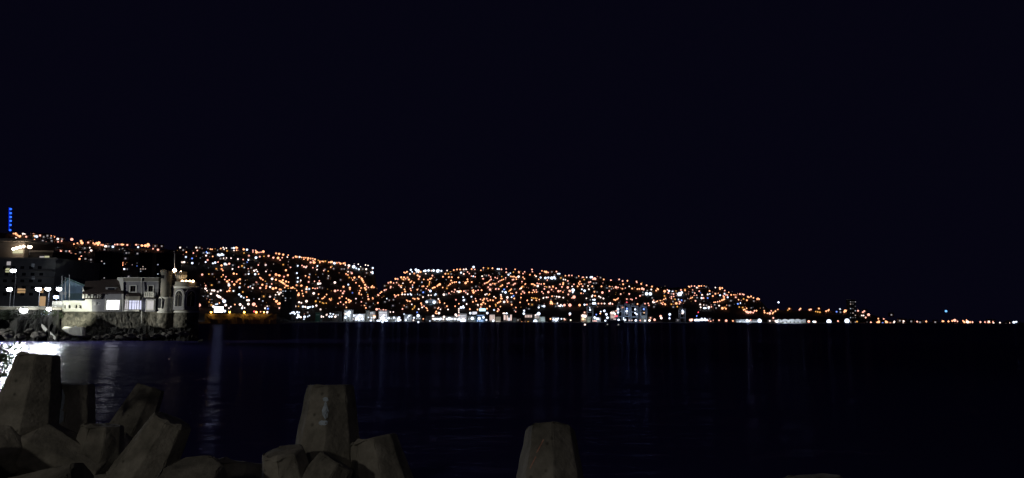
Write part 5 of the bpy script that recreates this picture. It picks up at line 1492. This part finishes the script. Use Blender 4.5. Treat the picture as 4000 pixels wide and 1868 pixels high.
    # flagpoles
    for px, yt, lab in ((243, 1079, 'pale flagpole nearest the white street lamps'), (256, 1085, 'middle pale flagpole before the blue house'), (272, 1075, 'flagpole standing closest to the castle wing')):
        p = P(px, 1176, 177 + (px - 243) * .05)
        tp = P(px, yt, 177 + (px - 243) * .05)
        fo = thing('flagpole', lab, 'flagpole', tuple(p), 'flagpoles beside the castle')
        MB().tube(p - Vector((0, 0, 1.5)), tp, .12, .08, 8).obj('pole', 'steel_grey', fo)
        MB().ball(tp, .15).obj('finial', 'steel_grey', fo)
    # street lamps of the promenade
    for px, py, Y, r, mt, gz, lab in (
            (52, 1057, 186, .62, 'lamp_prom', 1198, 'tall bright white street lamp before the hotel facade'),
            (37, 1130, 178, .58, 'lamp_prom', 1198, 'white street lamp low before the hotel at the picture edge'),
            (150, 1128, 180, .62, 'lamp_prom', 1198, 'white street lamp beside the warm hotel entrance'),
            (187, 1128, 180, .58, 'lamp_prom', 1198, 'white street lamp between the hotel entrance and the flagpoles'),
            (231, 1128, 180, .58, 'lamp_prom', 1198, 'white street lamp right at the flagpoles'),
            (219, 1160, 181, .55, 'lamp_prom_blue', 1198, 'low bluish lamp below the white street lamps'),
            (92, 1212, 169.5, .82, 'lamp_prom_big', 1240, 'dazzling floodlight on the bank below the parapet'),
            (191, 1207, 169.8, .50, 'lamp_prom', 1232, 'smaller white floodlight below the parapet near the castle'),
            (116, 964, 207, .62, 'lamp_terrace', 985, 'warm lamp on the annex roof beside the penthouse')):
        p = P(px, py, Y)
        g = P(px, gz, Y)
        q = thing('street_lamp', lab, 'street lamp', tuple(g), 'lamps along the castle promenade')
        lm = MB().ball((0, 0, 0), r, 0, 16, 10)
        lm.v = [(p.x + x * 1.05, p.y + y, p.z + (z * .9 if z < 0 else z * .55)) for x, y, z in lm.v]
        lm.obj('lantern', mt, q, smooth=True)
        MB().tube((p.x, p.y, p.z + r * .42), (p.x, p.y, p.z + r * .95), r * .92, r * .12, 14).obj('hood', 'dark_metal', q)
        pw = {"lamp_prom": 9000, 'lamp_prom_big': 34000, 'lamp_prom_blue': 22000}.get(mt, 0)
        if pw:                                    # added spot that brightens its reflection on the water
            spot('lamp_beam', p + Vector((0, -r - .3, 0)), (p.x * .35, 60, 0), pw, (.93, .95, 1) if 'blue' not in mt else (.45, .62, 1), 60 if pw < 30000 else 50, .8, r)
        MB().tube(g - Vector((0, 0, .8)), (g.x, g.y, p.z - r * .9), .11, .08, 8).obj('pole', 'steel_grey', q)


left_shore()


def shrub(loc, size, seed, lab, nleaf=700):
    rn = random.Random(seed)
    t = thing('shrub', lab, 'shrub', loc)
    mb = MB()
    for k in range(5):
        a = rn.uniform(0, 6.28)
        mb.tube((loc[0], loc[1], loc[2] - .1), (loc[0] + math.cos(a) * size * .5, loc[1] + math.sin(a) * size * .5, loc[2] + size * rn.uniform(.6, 1.0)), .03 * size, .01 * size, 5)
    mb.obj('stem', 'bark', t)
    lf = MB()
    cl = [(rn.uniform(-.6, .6), rn.uniform(-.5, .5), rn.uniform(.25, 1.1), rn.uniform(.22, .42)) for _ in range(9)]
    for k in range(nleaf):
        cx, cy_, cz, cr = rn.choice(cl)
        d = Vector((rn.gauss(0, 1), rn.gauss(0, 1), rn.gauss(0, 1))).normalized() * cr * rn.uniform(.5, 1)
        c = Vector(loc) + (Vector((cx, cy_, cz)) + d) * size
        a, b = Vector((rn.gauss(0, 1), rn.gauss(0, 1), rn.gauss(0, 1))).normalized(), Vector((rn.gauss(0, 1), rn.gauss(0, 1), rn.gauss(0, 1))).normalized()
        e = size * .075
        lf.add([c - a * e, c + b * e * .5, c + a * e, c - b * e * .5], [(0, 1, 2, 3)])
    lf.obj('foliage', 'leaf_dark', t)


shrub(tuple(P(60, 1262, 168.5)), 2.6, 1, 'dark shrub on the bank under the dazzling floodlight')
shrub(tuple(P(150, 1262, 169)), 2.4, 2, 'dark shrub on the bank between the two floodlights')
shrub(tuple(P(8, 1268, 167.5)), 2.8, 3, 'dark shrub on the bank at the very picture edge')
shrub(tuple(P(216, 1258, 170)), 2.0, 4, 'dark shrub against the end of the castle stone base')
shrub(tuple(P(-14, 1480, 13.0)), 0.55, 5, 'black leafy shrub in front of the glittering water', 500)


# ------------------------------------------------------------------ breakwater in front
def breakwater():
    vs, fs = [], []
    xs = [-16 + i * 0.5 for i in range(65)]
    ys = [-14, -6, 0, 3, 5, 6, 7, 8, 9, 10, 11, 12, 13, 14, 15, 16, 17, 18, 19, 20]
    for x in xs:
        for y in ys:
            z = interp([(-14, 3.4), (0, 3.4), (3, 3.0), (7, 2.55), (12, 1.5), (16, .5), (18, -.2), (20, -1.2)], y)
            z += (.22 * fbm(x * .8, y * .8) + .1 * fbm(x * 2.2, y * 2.2, 4)) * (1 if y > 2 else .1)
            vs.append((x, y, z))
    n = len(ys)
    for i in range(len(xs) - 1):
        for j in range(n - 1):
            fs.append((i * n + j, (i + 1) * n + j, (i + 1) * n + j + 1, i * n + j + 1))
    tag(MB().add(vs, fs).obj('ground', 'mound_rock'), 'dark rubble mound of the breakwater', kind='structure')


breakwater()
ARML = 1.4


def tetra_mesh(seed):
    rn = random.Random(seed)
    bm = bmesh.new()
    dirs = [Vector((0, 0, 1))] + [Vector((math.sqrt(8) / 3 * math.cos(2 * math.pi * k / 3), math.sqrt(8) / 3 * math.sin(2 * math.pi * k / 3), -1 / 3)) for k in range(3)]
    for di, d in enumerate(dirs):
        x = d.cross(Vector((0, 1, 0)) if abs(d.y) < .9 else Vector((1, 0, 0))).normalized()
        y = d.cross(x)
        prof = [(0.0, .40), (.20, .50), (.34, .462), (.60, .405), (.85, .345), (.985, .312), (1.0, .288)]
        rings = []
        for u, r in prof:
            ring = []
            for k in range(8):
                a = math.pi / 4 * (k // 2) * 2 + (math.radians(22.5) if k % 2 == 0 else math.radians(67.5))
                jit = 1 + .012 * rn.uniform(-1, 1)
                ring.append(bm.verts.new(d * (u * ARML) + (x * math.cos(a) + y * math.sin(a)) * r * jit))
            rings.append(ring)
        for ra, rb in zip(rings, rings[1:]):
            for k in range(8):
                bm.faces.new((ra[k], ra[(k + 1) % 8], rb[(k + 1) % 8], rb[k]))
        bm.faces.new(rings[0][::-1])
        bm.faces.new(rings[-1])
    # bevel and slightly wear the edges
    bmesh.ops.recalc_face_normals(bm, faces=bm.faces[:])
    sharp = [e for e in bm.edges if len(e.link_faces) == 2 and e.calc_face_angle(0) > .3]
    bmesh.ops.bevel(bm, geom=sharp, offset=.018, segments=2, affect='EDGES', profile=.6)
    for rep_ in range(5):
        long = [e for e in bm.edges if e.calc_length() > .09]
        if not long:
            break
        bmesh.ops.triangulate(bm, faces=bm.faces[:])
        bmesh.ops.subdivide_edges(bm, edges=[e for e in bm.edges if e.calc_length() > .09], cuts=1)
    bmesh.ops.triangulate(bm, faces=bm.faces[:])
    bm.normal_update()
    so = Vector((seed * 7.3, 2.1, 0))
    for v in bm.verts:
        a_ = max((e.calc_face_angle(0) for e in v.link_edges if len(e.link_faces) == 2), default=0)
        n_ = noise.fractal(v.co * 3.0 + so, .8, 2.1, 4)
        c_ = max(0.0, noise.noise(v.co * 9.0 + so) - .15) + max(0.0, noise.noise(v.co * 3.1 - so) - .2)
        v.co += v.normal * (.012 * n_ - (.055 * c_ if a_ > .2 else .012 * c_))
    me = bpy.data.meshes.new('concrete_tetrapod')
    bm.to_mesh(me)
    bm.free()
    me.materials.append(M('concrete'))
    return me


TM = [tetra_mesh(i) for i in range(2)]
TETS = {}


def tetra(key, lab, px, py, Y, axis, roll, s):
    ax = Vector(axis).normalized()
    tip = P(px, py, Y)
    c = tip - ax * ARML * s
    q = Vector((0, 0, 1)).rotation_difference(ax)
    m = Matrix.Translation(c) @ q.to_matrix().to_4x4() @ Matrix.Rotation(R(roll), 4, 'Z') @ Matrix.Diagonal((s, s, s, 1))
    o = bpy.data.objects.new('concrete_tetrapod', TM[len(TETS) % 2])
    C.objects.link(o)
    o.matrix_world = m
    tag(o, lab, 'tetrapod', 'concrete tetrapods of the breakwater')
    TETS[key] = (o, m)
    return o


tetra('a', 'tallest upright tetrapod arm, before the glittering bright water', 151, 1384, 11.5, (.05, .10, 1), 4, .98)
tetra('b', 'tetrapod with a big blue paint patch behind the tallest arm', 272, 1498, 12.0, (.05, .06, 1), 10, 1.18)
tetra('c', 'short upright tetrapod stub right of the blue painted one', 402, 1660, 11.6, (.08, .08, 1), 15, 1.0)
tetra('d', 'dim tetrapod lying furthest out towards the water', 590, 1512, 16.5, (.30, .25, 1), 55, 1.0)
tetra('e', 'tetrapod with a thick arm leaning steeply over the dark gap', 676, 1640, 11.2, (.42, .10, .90), 75, 1.0)
tetra('f', 'tetrapod with a broad blunt arm top tilted towards the viewer', 735, 1848, 8.7, (-.02, -.42, .9), 5, 1.25)
tetra('g', 'large dark flat topped tetrapod between the blunt top and the tall middle arm', 935, 1802, 13.0, (.10, .22, .95), 12, 1.65)
tetra('h', 'tall middle tetrapod with a smeared blue paint stripe', 1291, 1503, 10.7, (-.01, .08, 1), -14, 1.08)
tetra('i', 'tetrapod stump with whitish edge at the foot of the tall middle arm', 1105, 1762, 9.6, (-.16, -.16, 1), 25, 0.9)
tetra('j', 'tetrapod arm slanting up across the foot of the tall middle arm', 1318, 1800, 9.7, (.50, .22, .84), 40, .85)
tetra('k', 'tetrapod with slanted cut top right of the tall middle arm', 1458, 1712, 10.4, (-.24, .16, .95), -10, 1.08)
tetra('l', 'lone tetrapod with a peaked top and red scratch mark', 2150, 1676, 10.8, (.03, .45, .9), 24, 1.2)
tetra('m', 'nearly hidden tetrapod top alone far along the breakwater', 3160, 1866, 9.6, (-.10, .12, .98), 20, 1.4)
tetra('n', 'brownish tetrapod arm lying lowest under the tallest one', 330, 1892, 9.6, (.88, .10, .36), 40, 1.05)


def paint(key, name, polys, mat, lab):
    o, m = TETS[key]
    bm = bmesh.new()
    bm.from_mesh(o.data)
    bm.transform(m)
    bv = BVHTree.FromBMesh(bm)
    mb = MB()
    for poly in polys:
        n_ = len(poly)
        cx, cy_ = sum(p[0] for p in poly) / n_, sum(p[1] for p in poly) / n_
        rings = []
        ok = True
        for u in (1.0, .66, .33, .0):
            ring = []
            for x, y in poly if u else [(cx, cy_)]:
                d = ray(cx + (x - cx) * u, cy_ + (y - cy_) * u).normalized()
                loc, nr, _, dist = bv.ray_cast(CAM, d)
                if loc is None:
                    ok = False
                    break
                if nr.dot(d) > 0:
                    nr = -nr
                ring.append(loc + nr * .004)
            if not ok:
                break
            rings.append(ring)
        if not ok:
            continue
        for ra, rb in zip(rings, rings[1:]):
            if len(rb) == 1:
                for k in range(n_):
                    mb.add([ra[k], ra[(k + 1) % n_], rb[0]], [(0, 1, 2)])
            else:
                for k in range(n_):
                    mb.add([ra[k], ra[(k + 1) % n_], rb[(k + 1) % n_], rb[k]], [(0, 1, 2, 3)])
    bm.free()
    if not mb.v:
        print('paint missed', key)
        return
    p = mb.obj(name, mat)
    p.parent = o
    p.matrix_parent_inverse = m.inverted()
    p['label'] = lab


def blob(cx, cy_, rx, ry, seed, n=16):
    rn = random.Random(seed)
    return [(cx + rx * math.cos(2 * math.pi * k / n) * rn.uniform(.7, 1.15), cy_ + ry * math.sin(2 * math.pi * k / n) * rn.uniform(.75, 1.1)) for k in range(n)]


paint('h', 'paint_stripe', [blob(1272, 1560, 12, 10, 1), blob(1271, 1605, 12, 36, 2), blob(1263, 1652, 19, 11, 3)], 'paint_blue', 'pale blue smeared paint stripe')
paint('b', 'paint_patch', [blob(240, 1560, 16, 44, 4), blob(234, 1622, 15, 34, 5)], 'paint_blue', 'flaking blue paint patch')
paint('l', 'scratch_mark', [[(2122, 1716), (2126, 1718), (2098, 1770), (2095, 1768)], [(2116, 1730), (2119, 1731), (2103, 1764), (2101, 1763)], [(2092, 1783), (2096, 1785), (2072, 1832), (2069, 1829)]], 'paint_red', 'pinkish red scratched line')

# ------------------------------------------------------------------ lamps that light the place
# promenade lamps standing behind and to the left of the viewpoint
point('promenade_lamp', (-14, -6, 10), 1080, (1.0, 0.94, 0.80), .35)
point('promenade_lamp', (1, -15, 10), 430, (1.0, 0.93, 0.80), .35)
# avenue floodlights on the shore left of the castle
spot('avenue_floodlight', (-150, 140, 13), (-86, YC, 9), 70000, (0.97, 0.99, 1.0), 48, .5, .5)
spot('bank_floodlight', (P(225, 1290, 156).x, 156.0, 4.0), P(290, 1215, YC), 24000, (0.98, 1.0, 0.86), 34, .8, .3)
spot('tower_floodlight', (P(228, 1290, 160).x, 160.0, 4.0), P(680, 1185, YC), 9000, (1.0, .97, .88), 34, .7, .3)
